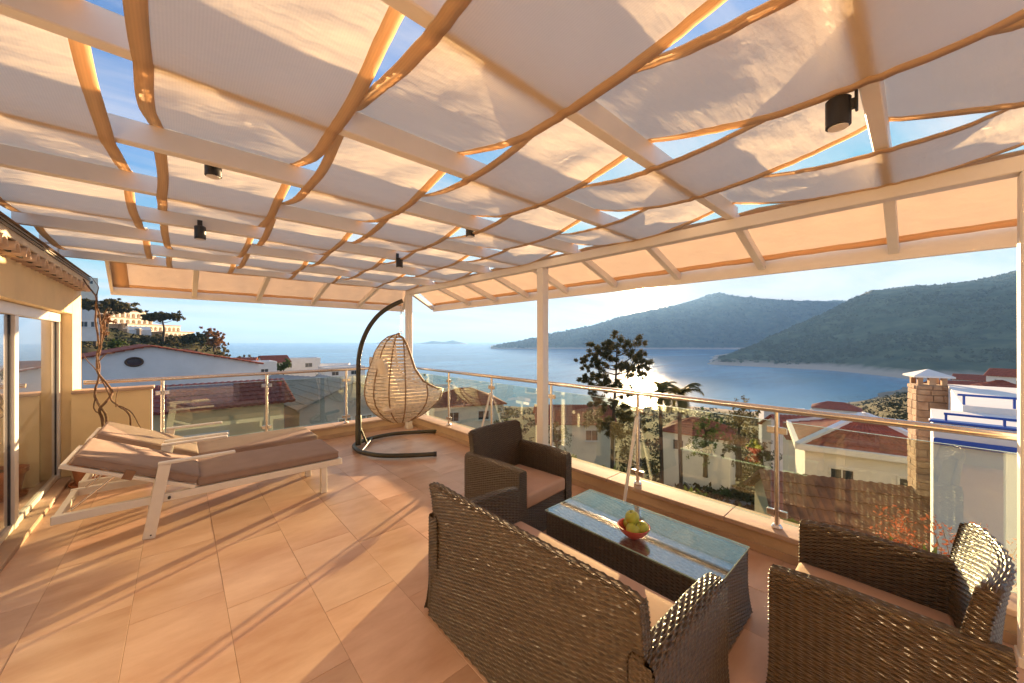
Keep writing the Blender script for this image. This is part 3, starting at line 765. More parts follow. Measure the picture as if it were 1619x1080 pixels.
for th in [R(a) for a in (100,126,152,180,208,234,260,62,298,30,330,0)]:
    pts = []
    for k in range(40):
        z = .02+k*(1.285-.02)/39
        if thc(z) <= min(th, 2*math.pi-th)+.001: pts.append(ep(z, th, 1.012))
    if len(pts) > 3: MB().tube(pts, .0095, 7).build('rib', M_CORD, eg, True)
rim = []
zz_ = [.42+.88*(k/26)**1.0 for k in range(27)]
left_ = [ep(z, thc(z), 1.0) for z in zz_]
right_ = [ep(z, -thc(z), 1.0) for z in zz_][::-1]
MB().tube(left_+right_[:-1], .017, 9, closed=True).build('rim', M_CORD, eg, True)
# hanging chain
m = MB(); z = 1.30
MB().tube([Vector((.022*math.cos(a), 0, 1.318+.022*math.sin(a))) for a in [2*math.pi*k/14 for k in range(14)]], .005, 6, closed=True).build('ring', M_STEEL, eg, True)
zc_ = 1.352; kk = 0
while zc_ < 1.70:
    pts = []
    for k in range(12):
        a = 2*math.pi*k/12; x = .010*math.cos(a); zq = .019*math.sin(a)
        pts.append((x, 0, zc_+zq) if kk % 2 == 0 else (0, x, zc_+zq))
    m.tube(pts, .0032, 6, closed=True); zc_ += .0275; kk += 1
m.build('chain', M_STEEL, eg, True)
# cushions
def pillow(name, c, rot, d, m_, par):
    n = 22; u = np.linspace(-1, 1, n); Ug, Vg = np.meshgrid(u, u, indexing='ij')
    h_ = np.clip((1-np.abs(Ug)**3.2), 0, 1)**.5*np.clip((1-np.abs(Vg)**3.2), 0, 1)**.5
    rr = 1-.06*(1-np.abs(Ug))*(np.abs(Vg) > .9)-.06*(1-np.abs(Vg))*(np.abs(Ug) > .9)
    A = np.stack([Ug*d[0]*rr, Vg*d[1]*rr, h_*d[2]], -1); B = A.copy(); B[..., 2] *= -.8
    wr = np.array([[mnoise.noise(Vector((a*2, b*2, d[0]*9))) for b in u] for a in u]); A[..., 2] += wr*.012*h_; 
    V = np.concatenate([A.reshape(-1,3), B.reshape(-1,3)]); Q = np.concatenate([grid_quads(n, n), grid_quads(n, n, n*n)[:, ::-1]])
    o = npmesh(name, V, Q, m_, par); o.location = c; o.rotation_euler = rot; return o
pillow('seat_cushion', (.04,0,.30), (0,R(-6),0), (.40,.38,.14), M_BEIGE, eg)
pillow('back_cushion', (-.25,0,.62), (0,R(72),0), (.36,.35,.12), M_BEIGE, eg)
pillow('head_cushion', (-.25,0,.86), (0,R(80),0), (.14,.24,.07), M_BEIGE, eg)

# ---- terracotta pot with a bare climbing vine
pt = empty('flower_pot', (-.70,6.02,0)); tag(pt, 'round terracotta pot in the corner behind the loungers', 'pot')
MB().lathe([(.115,.012),(.118,.014),(.150,.20),(.158,.235),(.176,.24),(.178,.285),(.160,.287),(.150,.24),(.12,.235),(.0,.235)], 32, cap=False).build('pot_body', M_TERRA, pt, auto=35)
MB().lathe([(.15,0),(.165,.004),(.172,.026),(.160,.026),(.15,.0125),(.0,.0122)], 28, cap=False).build('saucer', M_TERRA, pt, auto=35)
MB().lathe([(.149,.236),(.149,.252),(.0,.256)], 20, cap=False).build('soil', M_SOIL, pt)
vn = empty('climbing_vine', (-.68,6.05,.25)); tag(vn, 'bare twisted brown vine climbing from the pot past the wall', 'vine')
VO = Vector((-.68,6.05,.25))
def vpt(px, py, f): return at(px, py, f)-VO
def stem(pxs, r0, r1, f=4.05, wig=.012, name='stem'):
    pts = [vpt(x, y, f+.05*math.sin(i*1.9)) for i, (x, y) in enumerate(pxs)]
    pts = smooth_path(pts, 6)
    for i, p in enumerate(pts):
        p += Vector((mnoise.noise(p*7), mnoise.noise(p*7+Vector((9,0,0))), mnoise.noise(p*7+Vector((0,9,0)))))*wig
    n = len(pts); MB().tube(pts, [r0+(r1-r0)*i/(n-1) for i in range(n)], 7).build(name, M_VINE, vn, True)
fv = 4.02
stem([(164,680),(160,660),(158,648),(168,636),(176,620),(168,606),(156,592),(154,575),(158,552),(153,520),(152,490),(151,472),(147,462),(140,452),(131,441)], .014, .006, fv)
stem([(168,676),(167,655),(163,648),(157,640),(150,628),(152,610),(155,598),(158,580),(155,560),(160,545),(160,520),(156,495),(153,478)], .012, .006, fv)
stem([(180,672),(206,676),(205,660),(196,648),(186,642),(176,634),(172,622),(163,604),(157,590),(155,572),(153,558),(163,540),(166,515),(163,505)], .010, .005, fv)
stem([(231,690),(222,676),(214,662),(205,650),(195,644),(184,640)], .004, .007, fv, .006)
stem([(155,575),(168,560),(178,558)], .006, .003, fv); stem([(152,585),(142,575),(133,563),(130,558)], .005, .002, fv)
stem([(183,643),(182,630),(187,618),(188,612)], .005, .002, fv); stem([(150,628),(148,645),(154,652),(158,650)], .006, .006, fv)
stem([(150,470),(155,455),(150,445),(143,436)], .005, .002, fv); stem([(158,512),(166,500),(168,488)], .006, .004, fv)
# ================================================================== OUTSIDE
SEA = -78.0
M_LAND = mat('dry_slope', (.035,.040,.017), rough=1, spec=.03, scale=.11, col2=(.090,.078,.040), bump=.6, bscale=1.2, detail=9)
M_MTN = mat('maquis_mountain', (.014,.034,.022), rough=1, spec=.05, scale=.016, col2=(.085,.105,.060), bump=1.0, bscale=.05, detail=12)
M_ROCK = mat('shore_rock', (.30,.24,.19), rough=1, scale=.06, var=.4, bump=1, bscale=.4)
M_ROAD = mat('asphalt', (.10,.10,.105), rough=.9, scale=2)
M_REDT = mat('red_roof_tile', (.30,.075,.040), rough=.8, var=.3, scale=3, bump=.1, bscale=30)
M_DKRED = mat('dark_red_tile', (.22,.048,.034), rough=.75, var=.3, scale=4)
M_WHW = mat('white_render', (.74,.72,.70), rough=.85, var=.05, scale=1.2, bump=.08, bscale=60)
M_CRW = mat('cream_render', (.80,.72,.60), rough=.85, var=.07, scale=1.2)
M_GRW = mat('grey_render', (.48,.45,.40), rough=.85, var=.08, scale=1.0)
M_YEW = mat('sand_render', (.58,.45,.25), rough=.85, var=.08, scale=1.0)
M_STONE = mat('clad_stone', (.36,.20,.11), rough=.9, var=.3, scale=5, col2=(.56,.36,.22), bump=.5, bscale=22, rnd=.22)
M_WIN = mat('window_glass', (.035,.045,.055), rough=.08, var=.1)
M_BLUE = mat('blue_paint', (.015,.075,.38), rough=.4, var=.08)
M_WOOD = mat('dark_wood', (.09,.05,.03), rough=.7, var=.3)
def leafmat(n, c1, c2): return mat(n, c1, rough=.75, scale=.9, col2=c2, trans=.28, spec=.25, detail=3)
M_PINE = leafmat('pine_needles', (.055,.058,.022), (.14,.11,.045)); M_OLIVE = leafmat('olive_leaf', (.042,.052,.020), (.10,.10,.042))
M_GREEN = leafmat('garden_leaf', (.045,.075,.018), (.11,.15,.04)); M_DRYL = leafmat('dry_leaf', (.07,.060,.025), (.15,.115,.052))
M_AUT = leafmat('rust_leaf', (.20,.075,.025), (.30,.15,.05)); M_REDL = leafmat('red_leaf', (.30,.055,.03), (.45,.14,.075)); M_PALM = leafmat('palm_frond', (.06,.062,.018), (.15,.125,.04))
M_BARK = mat('bark', (.085,.060,.042), rough=1, var=.35, scale=6, bump=.5, bscale=30)

# ---- terrain
KP = [-900, -200, 130, 190, 250, 300, 340, 372, 400, 470, 550, 700, 900, 1100, 1250, 1330, 1440, 1540, 1619, 2000, 2800]
KF = [5.5, 10, 18, 30, 45, 65, 90, 120, 150, 185, 230, 300, 400, 500, 640, 800, 1000, 1400]
KZ = [
 [-4,-3,-1,1,3,6,10,14,18,24,30,40,50,60,70,80,90,100],
 [-5,-5,-4,-3,-2,0,3,8,13,18,24,32,40,50,60,70,80,80],
 [-5,-5,-5,-4.5,-4,-2,1,6,12,17,21,24,26,24,10,-30,-84,-84],
 [-5,-5,-5.5,-5.5,-5,-3.5,-1,2.5,6,10,12,12,6,-20,-70,-84,-84,-84],
 [-5,-5.5,-6,-6.5,-6,-5,-3,0,3,6,6.5,2,-20,-60,-84,-84,-84,-84],
 [-5,-5.5,-6.5,-7.5,-7.5,-7,-5.5,-3,.5,2.5,2,-12,-55,-84,-84,-84,-84,-84],
 [-5,-6,-7.5,-9,-9.5,-9,-8,-6,-2.5,-.8,-4,-30,-80,-84,-84,-84,-84,-84],
 [-5,-6,-8,-10,-11,-11,-10.5,-9.5,-7.5,-10,-20,-50,-84,-84,-84,-84,-84,-84],
 [-5,-6,-8.5,-10.5,-12,-13,-13.5,-13,-14,-19,-32,-60,-84,-84,-84,-84,-84,-84],
 [-5,-6.5,-9,-11.5,-13.5,-15.5,-16.5,-16.5,-18,-24,-36,-62,-84,-84,-84,-84,-84,-84],
 [-5,-6.5,-9,-12,-15,-18,-20,-21,-23,-30,-42,-66,-84,-84,-84,-84,-84,-84],
 [-5,-6.5,-9,-12,-15.5,-19.5,-24,-29,-34,-40,-48,-60,-74,-84,-84,-84,-84,-84],
 [-5,-6.5,-8.5,-11.5,-15,-19,-23.5,-28,-33,-39,-46,-58,-73,-84,-84,-84,-84,-84],
 [-5,-6.5,-8.5,-11.5,-15,-19.5,-25,-30,-35,-41,-48,-59,-74,-84,-84,-84,-84,-84],
 [-5,-6.5,-8.5,-11.5,-15,-19.5,-24.5,-29,-34,-41,-50,-63,-79,-84,-84,-84,-84,-84],
 [-5,-6,-8,-10.5,-13.5,-18,-22,-26,-31,-37,-44,-55,-70,-82,-84,-84,-84,-84],
 [-5,-6,-7,-8.5,-10,-13,-16,-19,-23,-28,-33,-42.5,-56,-72,-79.5,-84,-84,-84],
 [-5,-5.5,-6.5,-7.5,-9,-11,-13.5,-16,-19.5,-23,-28,-36,-48,-60,-70,-75,-79,-60],
 [-5,-5.5,-6,-7,-8,-10,-12,-14,-17,-21,-25,-32,-42,-53,-62,-66,-60,-30],
 [-4,-4.5,-5,-5.5,-6,-7,-9,-11,-13,-16,-20,-26,-34,-42,-46,-42,-30,20],
 [-3,-3,-3,-3,-3,-4,-5,-6,-7,-8,-10,-12,-14,-14,-12,0,30,80]]
KP_, KF_, KZ_ = np.array(KP, float), np.array(KF, float), np.array(KZ, float)
def gz(px, f):
    f = min(max(f, KF[0]), KF[-1]); px = min(max(px, KP[0]), KP[-1])
    i = min(int(np.searchsorted(KP_, px, side='right'))-1, len(KP)-2); t = (px-KP[i])/(KP[i+1]-KP[i]); t = t*t*(3-2*t)
    a = np.interp(f, KF_, KZ_[i]); b = np.interp(f, KF_, KZ_[i+1]); return float(a*(1-t)+b*t)
def nz(px, f):
    d = ray(px)*f; s = min(1, f/120); a = gz(px, f)
    return a+(mnoise.noise(Vector((d.x*.02, d.y*.02, 1)))*2.2*s+mnoise.noise(Vector((d.x*.09, d.y*.09, 5)))*.6*min(1, f/30)+mnoise.noise(Vector((d.x*.4, d.y*.4, 9)))*.18)
def ground(px, f, dz=0):
    d = ray(px)*f; return Vector((d.x, d.y, nz(px, f)+dz))
pxs = np.concatenate([np.linspace(-900,-100,20)[:-1], np.linspace(-100,1700,190), np.linspace(1700,2800,25)[1:]])
fs = np.concatenate([np.geomspace(5.5, 1400, 120)])
V = np.array([[ground(p, f) for f in fs] for p in pxs]); 
o = npmesh('hillside', V.reshape(-1,3), grid_quads(len(pxs), len(fs))[:, ::-1], M_LAND); tag(o, kind='structure')
# shore band colour by height: pale rock near the water
def heightmix(m, m_lo, lo, hi):
    t = m.node_tree; n = t.nodes; b = n['Principled BSDF']; old = b.inputs['Base Color'].links[0].from_socket
    g = n.new('ShaderNodeNewGeometry'); s = n.new('ShaderNodeSeparateXYZ'); t.links.new(g.outputs['Position'], s.inputs[0])
    no = n.new('ShaderNodeTexNoise'); no.inputs['Scale'].default_value = .03; no.inputs['Detail'].default_value = 6; t.links.new(g.outputs['Position'], no.inputs['Vector'])
    ad_ = n.new('ShaderNodeMath'); ad_.operation = 'MULTIPLY_ADD'; ad_.inputs[1].default_value = -14; t.links.new(no.outputs[0], ad_.inputs[0]); t.links.new(s.outputs[2], ad_.inputs[2])
    mr = n.new('ShaderNodeMapRange'); t.links.new(ad_.outputs[0], mr.inputs[0]); mr.inputs['From Min'].default_value = lo-7; mr.inputs['From Max'].default_value = hi-7
    mx = n.new('ShaderNodeMixRGB'); t.links.new(mr.outputs[0], mx.inputs[0]); mx.inputs[1].default_value = (*m_lo, 1); t.links.new(old, mx.inputs[2]); t.links.new(mx.outputs[0], b.inputs['Base Color'])
heightmix(M_LAND, (.22,.18,.14), SEA+2, SEA+6); heightmix(M_MTN, (.42,.34,.28), SEA+8, SEA+20)

# ---- sea
m = mat('sea_water', (.075,.22,.37), rough=.24, var=.35, scale=.0016, spec=.5, stretch=(1,3,1))
t_ = m.node_tree; n_ = t_.nodes; b_ = n_['Principled BSDF']; b_.inputs['IOR'].default_value = 1.33
g_ = n_.new('ShaderNodeNewGeometry'); bn = n_.new('ShaderNodeTexNoise'); bn.inputs['Scale'].default_value = .11; bn.inputs['Detail'].default_value = 6; bn.inputs['Roughness'].default_value = .62
t_.links.new(g_.outputs['Position'], bn.inputs['Vector']); bp = n_.new('ShaderNodeBump'); bp.inputs['Strength'].default_value = .35; bp.inputs['Distance'].default_value = 1.0
t_.links.new(bn.outputs[0], bp.inputs['Height']); t_.links.new(bp.outputs[0], b_.inputs['Normal'])
SR = 15000
o = MB().add([(SR*math.cos(a), SR*math.sin(a), SEA) for a in [2*math.pi*k/96 for k in range(96)]], [tuple(range(96))]).build('sea', m, None, fix=False); tag(o, kind='structure')

# ---- mountains: skyline from the photograph, given real distance and depth
def mountain(name, sky_, base_f, ridge_f, back, amp, seed, nf=46, npx=170, prof=1.25):
    sx = [a for a, b in sky_]; sy = [b for a, b in sky_]
    P = np.linspace(sx[0], sx[-1], npx); rows = []
    for p in P:
        y = np.interp(p, sx, sy); f0 = np.interp(p, *base_f); f1 = np.interp(p, *ridge_f)
        zr = max(CAM_H+(CYP-y)/FPX*f1, SEA-3); row = []
        for k in range(nf):
            s = k/(nf-1)
            if s < .72:
                q = s/.72; f = f0+(f1-f0)*q; z = SEA-6+(zr-SEA+6)*(1-(1-q)**prof)
                env = math.sin(math.pi*min(q, 1))**.7 if q < 1 else 0
            else:
                q = (s-.72)/.28; f = f1+back*q; z = zr+(SEA-8-zr)*q**1.6; env = math.sin(math.pi*q)*.5
            d = ray(p)*f
            h_ = (zr-SEA)
            rg = abs(mnoise.noise(Vector((d.x/(amp*5), d.y/(amp*5), seed))))*-1.1+.3
            z += env*h_*.20*rg+env*amp*.16*mnoise.noise(Vector((d.x/amp, d.y/amp, seed+3)))
            if abs(s-.72) < .03: z += amp*.03*mnoise.noise(Vector((d.x/(amp*.25), d.y/(amp*.25), seed+7)))
            row.append((d.x, d.y, z))
        rows.append(row)
    V = np.array(rows); o = npmesh(name, V.reshape(-1,3), grid_quads(npx, nf)[:, ::-1], M_MTN); tag(o, kind='structure'); return V
VF = mountain('far_mountain', [(776,549),(800,544),(830,538),(870,529),(920,519),(960,508),(1000,496),(1050,486),(1090,476),(1115,468),(1137,462.5),(1160,469),(1200,471),(1260,475),(1330,476),(1400,480),(1600,486),(1900,505),(2200,520)],
         ([776,2200],[3500,2800]), ([776,1137,1400,2200],[3600,4300,4300,4300]), 1500, 230, 2.0)
VH = mountain('headland', [(1116,578),(1126,573),(1150,564),(1200,542),(1250,518),(1300,497),(1340,479),(1380,463),(1410,460),(1450,457),(1500,454),(1560,448),(1619,434),(1800,418),(2100,405),(2600,400)],
         ([1116,1300,1440,1619,2600],[1180,980,740,640,520]), ([1116,1250,1400,1619,2600],[1260,1650,1900,1900,1700]), 900, 120, 9.0, prof=1.5)
def island(px0, px1, ys, f):
    n = 40; P = np.linspace(px0, px1, n); rows = []
    for i, p in enumerate(P):
        y = np.interp(p, [a for a, b in ys], [b for a, b in ys]); z = max(SEA-2, CAM_H+(CYP-y)/FPX*f); row = []
        for k in range(7):
            q = k/6; d = ray(p)*(f+1200*(q-.5)); row.append((d.x, d.y, SEA-4+(z-SEA+4)*math.sin(math.pi*q)**.8))
        rows.append(row)
    o = npmesh('island', np.array(rows).reshape(-1,3), grid_quads(n, 7)[:, ::-1], M_MTN); tag(o, kind='structure')
island(588, 622, [(588,545.5),(596,542.5),(604,540),(614,540),(622,540)], 9000)
island(652, 748, [(652,545.5),(668,542),(684,539),(695,540),(704,540.5),(716,538),(724,540),(736,542.5),(748,545.5)], 9000)

# ---- buildings
def az_of(px): return YAW+math.atan((px-CXP)/FPX)
def roof_slab(P00, P10, P11, P01, m, parent, name='roof', per=.24, row=.38, amp=.035, th=.10):
    P00, P10, P11, P01 = [np.array(p, float) for p in (P00, P10, P11, P01)]     # 0-1 along eave, then up to the ridge
    Lu = max(np.linalg.norm(P10-P00), np.linalg.norm(P11-P01)); Lv = np.linalg.norm((P01+P11)/2-(P00+P10)/2)
    nu = min(320, max(5, int(Lu/per*4))+1); nr = max(2, int(Lv/row)); 
    us = np.linspace(0, 1, nu); vs_ = []
    for r_ in range(nr): vs_ += [(r_+.002)/nr, (r_+.998)/nr]
    vs_ = np.array(vs_); U, Vv = np.meshgrid(us, vs_, indexing='ij')
    P = ((P00*(1-U[..., None])+P10*U[..., None])*(1-Vv[..., None])+(P01*(1-U[..., None])+P11*U[..., None])*Vv[..., None])
    nrm = np.cross(P10-P00, (P01+P11)/2-(P00+P10)/2); nrm /= np.linalg.norm(nrm); nrm = nrm if nrm[2] > 0 else -nrm
    hh = amp*np.abs(np.sin(np.pi*U*Lu/per))+np.where(np.arange(len(vs_))[None, :] % 2 == 0, amp*.7, 0)
    o = npmesh(name, P.reshape(-1,3)*0+(P+nrm*hh[..., None]).reshape(-1,3), grid_quads(nu, len(vs_)), m, parent, False)
    md = o.modifiers.new('t', 'SOLIDIFY'); md.thickness = th; md.offset = -1 if np.dot(np.cross(P10-P00, P01-P00), nrm) > 0 else 1
    return o
def window(parent, M, w_, h_, fm, arch=False):
    f = MB()
    t = .07
    f.box((-w_/2-t,-.05,-h_/2-t), (w_/2+t,.02,-h_/2), M); f.box((-w_/2-t,-.05,h_/2), (w_/2+t,.02,h_/2+t), M)
    f.box((-w_/2-t,-.05,-h_/2+.0005), (-w_/2,.02,h_/2-.0005), M); f.box((w_/2,-.05,-h_/2+.0005), (w_/2+t,.02,h_/2-.0005), M); f.box((-.02,-.045,-h_/2+.0005), (.02,.018,h_/2-.0005), M)
    fo = f.build('window', fm, parent); MB().box((-w_/2+.0005,-.012,-h_/2+.0005), (w_/2-.0005,.01,h_/2-.0005), M).build('pane', M_WIN, fo); MB().box((-w_/2-.14,-.13,-h_/2-t-.06), (w_/2+.14,.02,-h_/2-t-.001), M).build('sill', M_WHW, fo); return fo
def house(label, base, rz, w_, d_, h_, roof, rh, wm, rm, wins=(), oh=.4, name='house', cat='house', group=None, per=.24, base_drop=3.0, ridge='x', trim=None):
    e = empty(name, base, rz); tag(e, label, cat, group)
    if roof == 'gable' and ridge == 'y':
        MB().prism([(-w_/2,-base_drop),(w_/2,-base_drop),(w_/2,h_),(0,h_+rh),(-w_/2,h_)], -d_/2, d_/2).build('wall', wm, e)
    elif roof == 'gable':
        MB().prism([(-d_/2,-base_drop),(d_/2,-base_drop),(d_/2,h_),(0,h_+rh),(-d_/2,h_)], -w_/2, w_/2, Matrix.Rotation(math.pi/2, 4, 'Z')).build('wall', wm, e)
    else:
        MB().box((-w_/2,-d_/2,-base_drop), (w_/2,d_/2,h_)).build('wall', wm, e)
    k = .02
    if roof == 'gable':
        if ridge == 'x':
            s = rh/(d_/2)
            for sg in (-1, 1):
                roof_slab((-w_/2-oh, sg*(d_/2+oh), h_-s*oh+k), (w_/2+oh, sg*(d_/2+oh), h_-s*oh+k), (w_/2+oh, 0, h_+rh+k), (-w_/2-oh, 0, h_+rh+k), rm, e, per=per)
        else:
            s = rh/(w_/2)
            for sg in (-1, 1):
                roof_slab((sg*(w_/2+oh), -d_/2-oh, h_-s*oh+k), (sg*(w_/2+oh), d_/2+oh, h_-s*oh+k), (0, d_/2+oh, h_+rh+k), (0, -d_/2-oh, h_+rh+k), rm, e, per=per)
    elif roof == 'hip':
        hw, hd = w_/2+oh, d_/2+oh; rl = max(.05, hw-hd); A = [(-hw,-hd),(hw,-hd),(hw,hd),(-hw,hd)]; z0 = h_+k
        roof_slab((*A[0],z0), (*A[1],z0), (rl,0,z0+rh), (-rl,0,z0+rh), rm, e, per=per); roof_slab((*A[2],z0), (*A[3],z0), (-rl,0,z0+rh), (rl,0,z0+rh), rm, e, per=per)
        roof_slab((*A[1],z0), (*A[2],z0), (rl+.01,0,z0+rh), (rl-.01,0,z0+rh), rm, e, per=per); roof_slab((*A[3],z0), (*A[0],z0), (-rl-.01,0,z0+rh), (-rl+.01,0,z0+rh), rm, e, per=per)
        if trim:
            for c_, r_ in ((A[0],-rl),(A[1],rl),(A[2],rl),(A[3],-rl)): MB().bar((*c_,z0+.06), (r_,0,z0+rh+.06), .22, .14).build('hip_ridge', trim, e)
            MB().bar((-rl,0,z0+rh+.06), (rl,0,z0+rh+.06), .24, .16).build('ridge', trim, e)
            for i in range(4): MB().bar((*A[i],z0-.02), (*A[(i+1) % 4],z0-.02), .18, .22).build('eave_trim', trim, e)
    else:
        t = .18; m_ = MB()
        for lo, hi in (((-w_/2-.03,-d_/2-.03),(w_/2+.03,-d_/2+t)), ((-w_/2-.03,d_/2-t),(w_/2+.03,d_/2+.03)), ((-w_/2-.03,-d_/2+t+.001),(-w_/2+t,d_/2-t-.001)), ((w_/2-t,-d_/2+t+.001),(w_/2+.03,d_/2-t-.001))):
            MB().box((*lo, h_+.001), (*hi, h_+max(rh,.2)), None, .01).build('roof_parapet', wm, e)
    for (face, u, z, ww, wh) in wins:
        if face == 'f': M = Matrix.Translation((u,-d_/2,z))
        elif face == 'r': M = Matrix.Translation((w_/2,u,z)) @ Matrix.Rotation(math.pi/2, 4, 'Z')
        else: M = Matrix.Translation((-w_/2,u,z)) @ Matrix.Rotation(-math.pi/2, 4, 'Z')
        window(e, M, ww, wh, mat('window_frame_white', (.7,.68,.65), rough=.5))
    return e
def hpos(px, py, f): return at(px, py, f)

# neighbour's long dark red roof just beyond the low wall
b = at(262, 604, 13.5); yaw = 0.0
e = house('neighbour house with dark red tiled roof and sand walls beyond the glass railing', (at(252,600,13.5).x, at(252,600,13.5).y+1.2, -3.92), R(0), 7.6, 4.2, 3.05, 'gable', .62, M_YEW, M_DKRED, [('f',-1.6,1.4,1.0,1.1),('f',1.3,1.4,1.2,1.1)], .35, per=.22, base_drop=4)
# white gabled house with an oval window
b = at(228, 640, 25); e = house('white gabled house with oval window and red tiled roof', (b.x, b.y, b.z), -az_of(228)+R(4), 11.2, 8.0, 2.75, 'gable', 1.3, M_WHW, M_REDT, [], .25, ridge='y', base_drop=4)
ov = MB().tube([(-.7+.36*math.cos(a), -4.03, 3.1+.25*math.sin(a)) for a in [2*math.pi*k/28 for k in range(28)]], .05, 8, closed=True).build('oval_window', M_WOOD, e, True)
MB().add([(-.7+.34*math.cos(a), -4.02, 3.1+.235*math.sin(a)) for a in [2*math.pi*k/28 for k in range(28)]], [tuple(range(28))]).build('pane', M_WIN, ov)
MB().box((-5.0,-4.03,2.3), (-3.7,-3.98,2.9)).build('window', M_WIN, e)
MB().box((2.6,-5.6,.4), (5.0,-4.6,1.0), None, .03).build('planter_wall', M_CRW, e)
# modern glazed house behind the vine
b = at(141, 520, 60); house('flat-roofed house with glazed terrace behind the vine', tuple(b), -az_of(141), 2.3, 3, 1.5, 'flat', .2, M_WHW, M_WHW, [('f',-.55,.7,.7,.8),('f',.55,.7,.7,.8)], base_drop=2)
b = at(134, 462, 190); house('pale apartment block high on the hill behind the vine', tuple(b), -az_of(134), 9, 8, 7, 'flat', .4, M_CRW, M_CRW, [('f',2,5,1.4,1.6),('f',-2,5,1.4,1.6)], base_drop=14)
b = at(134, 497, 130); house('low white house under the pine on the hill', tuple(b), -az_of(136), 5, 5, 2.2, 'flat', .3, M_WHW, M_WHW, [], base_drop=6)

# the terraced hotel with arcades
HF = 150; hc = at(235, 531, HF); ho = empty('hotel', tuple(hc), -az_of(235)+R(45)); tag(ho, 'cream terraced hotel with rows of arched loggias on the hill', 'hotel')
sc_ = HF/FPX
def tier(p0, p1, ytop, ybot, nb, dep):
    x0, x1 = (p0-235)*sc_*.96, (p1-235)*sc_*.96; z0, z1 = (531-ybot)*sc_, (531-ytop)*sc_; hgt = z1-z0; bw = (x1-x0)/nb
    m_ = MB(); sp = z0+hgt*.42; rr = min(bw*.36, hgt*.36)
    for k in range(nb):
        a = x0+k*bw; c = a+bw/2; ar = [(c-rr*math.cos(math.pi*j/10), sp+rr*math.sin(math.pi*j/10)) for j in range(11)]
        for x_, y_, z_, xx, zz2 in ((a,0,z0,c-rr,sp), (c+rr,0,z0,a+bw,sp)): m_.add([(x_,dep,z_),(xx,dep,z_),(xx,dep,zz2),(x_,dep,zz2)], [(0,1,2,3)])
        for j in range(10):
            (xa, za), (xb, zb) = ar[j], ar[j+1]; m_.add([(xa,dep,za),(xb,dep,zb),(xb,dep,z1),(xa,dep,z1),(xa,dep+1.2,za),(xb,dep+1.2,zb)], [(0,1,2,3),(0,4,5,1)])
        m_.add([(a,dep,sp),(c-rr,dep,sp),(c-rr,dep,z1),(a,dep,z1),(c+rr,dep,sp),(a+bw,dep,sp),(a+bw,dep,z1),(c+rr,dep,z1)], [(0,1,2,3),(4,5,6,7)])
        m_.add([(c-rr,dep,z0),(c-rr,dep+1.2,z0),(c-rr,dep+1.2,sp),(c-rr,dep,sp),(c+rr,dep,z0),(c+rr,dep+1.2,z0),(c+rr,dep+1.2,sp),(c+rr,dep,sp)], [(0,1,2,3),(4,5,6,7)])
    m_.build('arcade', M_CRW, ho, fix=False)
    MB().box((x0+.02,dep+1.2,z0-2), (x1-.02,dep+9,z1-.02)).build('loggia_wall', mat('loggia_render', (.55,.42,.30), rough=.9), ho)
    MB().box((x0-.3,dep-.35,z1), (x1+.3,dep+9.2,z1+.28), None, .03).build('cornice', mat('terracotta_edge', (.50,.30,.20), rough=.8), ho)
    MB().box((x0-.3,dep-.3,z0-.45), (x1+.3,dep+1.19,z0-.001), None, .02).build('floor_band', M_CRW, ho)
tier(170,250,504.8,512.5,9,2.0); tier(183,249,493,503.5,8,4.5); tier(203,233,480.5,491.5,3,7.5); tier(200,290,513.8,523,11,-.5); tier(250,306,524.3,533,7,-3.0)
for (pa, pb_, ya, yb, f, l) in ((166,196,516,528,142,'grey stone retaining wall below the hotel arcades'), (196,222,520,533,138,'brown stone retaining wall beside the hotel ramp')):
    a = at(pa, yb, f); bq = at(pb_, yb, f); e = empty('retaining_wall', tuple(a)); tag(e, l, 'wall')
    hh = (yb-ya)*f/FPX; M = (bq-a); MB().bar((0,0,hh/2-2), (M.x, M.y, hh/2-2), .6, hh+4).build('wall_face', mat('rubble_wall', (.30,.24,.19), rough=1, scale=.8, var=.3, bump=.6, bscale=2), e)
    MB().bar((0,0,hh+.15), (M.x, M.y, hh+.15), .8, .28).build('wall_cap', M_WHW, e)
b = at(219, 533, 140); house('white annex with sloping roof below the hotel', tuple(b), -az_of(219)+R(12), 6, 5, 2.6, 'gable', 1.4, M_WHW, M_WHW, [], .1, base_drop=4, per=.6)

# houses left of the railing corner, down the slope
for (px, py, f, w_, d_, h_, rf_, rh, wm, rm, tn, lab) in (
    (292,566,70,5.5,5,.6,'hip',1.1,M_CRW,M_REDT,10,'small villa with brick red hip roof behind the white gable'),
    (378,589,62,4.6,4.5,1.2,'gable',1.3,M_CRW,M_REDT,-12,'villa with steep red roof and skylight above the railing'),
    (432,584,95,6,5,2.0,'gable',1.6,M_CRW,M_REDT,20,'little house with orange tiled gable on the slope'),
    (471,585,110,11,8,3.2,'flat',.4,M_WHW,M_WHW,5,'large plain white cube house on the sea slope'),
    (512,586,118,15,8,1.8,'flat',.3,M_WHW,M_WHW,-6,'long low white house with dark glazing by the sea'),
    (398,600,55,5.5,5,2.4,'flat',.3,M_WHW,M_WHW,8,'white flat-roofed house just above the handrail'),
    (540,596,90,9,7,2.4,'flat',.3,M_WHW,M_WHW,14,'white villa terrace behind the swing stand pole')):
    b = at(px, py, f)
    wn_ = [('f',-w_*.25,h_*.5,w_*.16,h_*.35),('f',w_*.22,h_*.5,w_*.16,h_*.35)]
    house(lab, tuple(b), -az_of(px)+R(tn), w_, d_, h_, rf_, rh, wm, rm, wn_, .3, base_drop=6, per=.34)
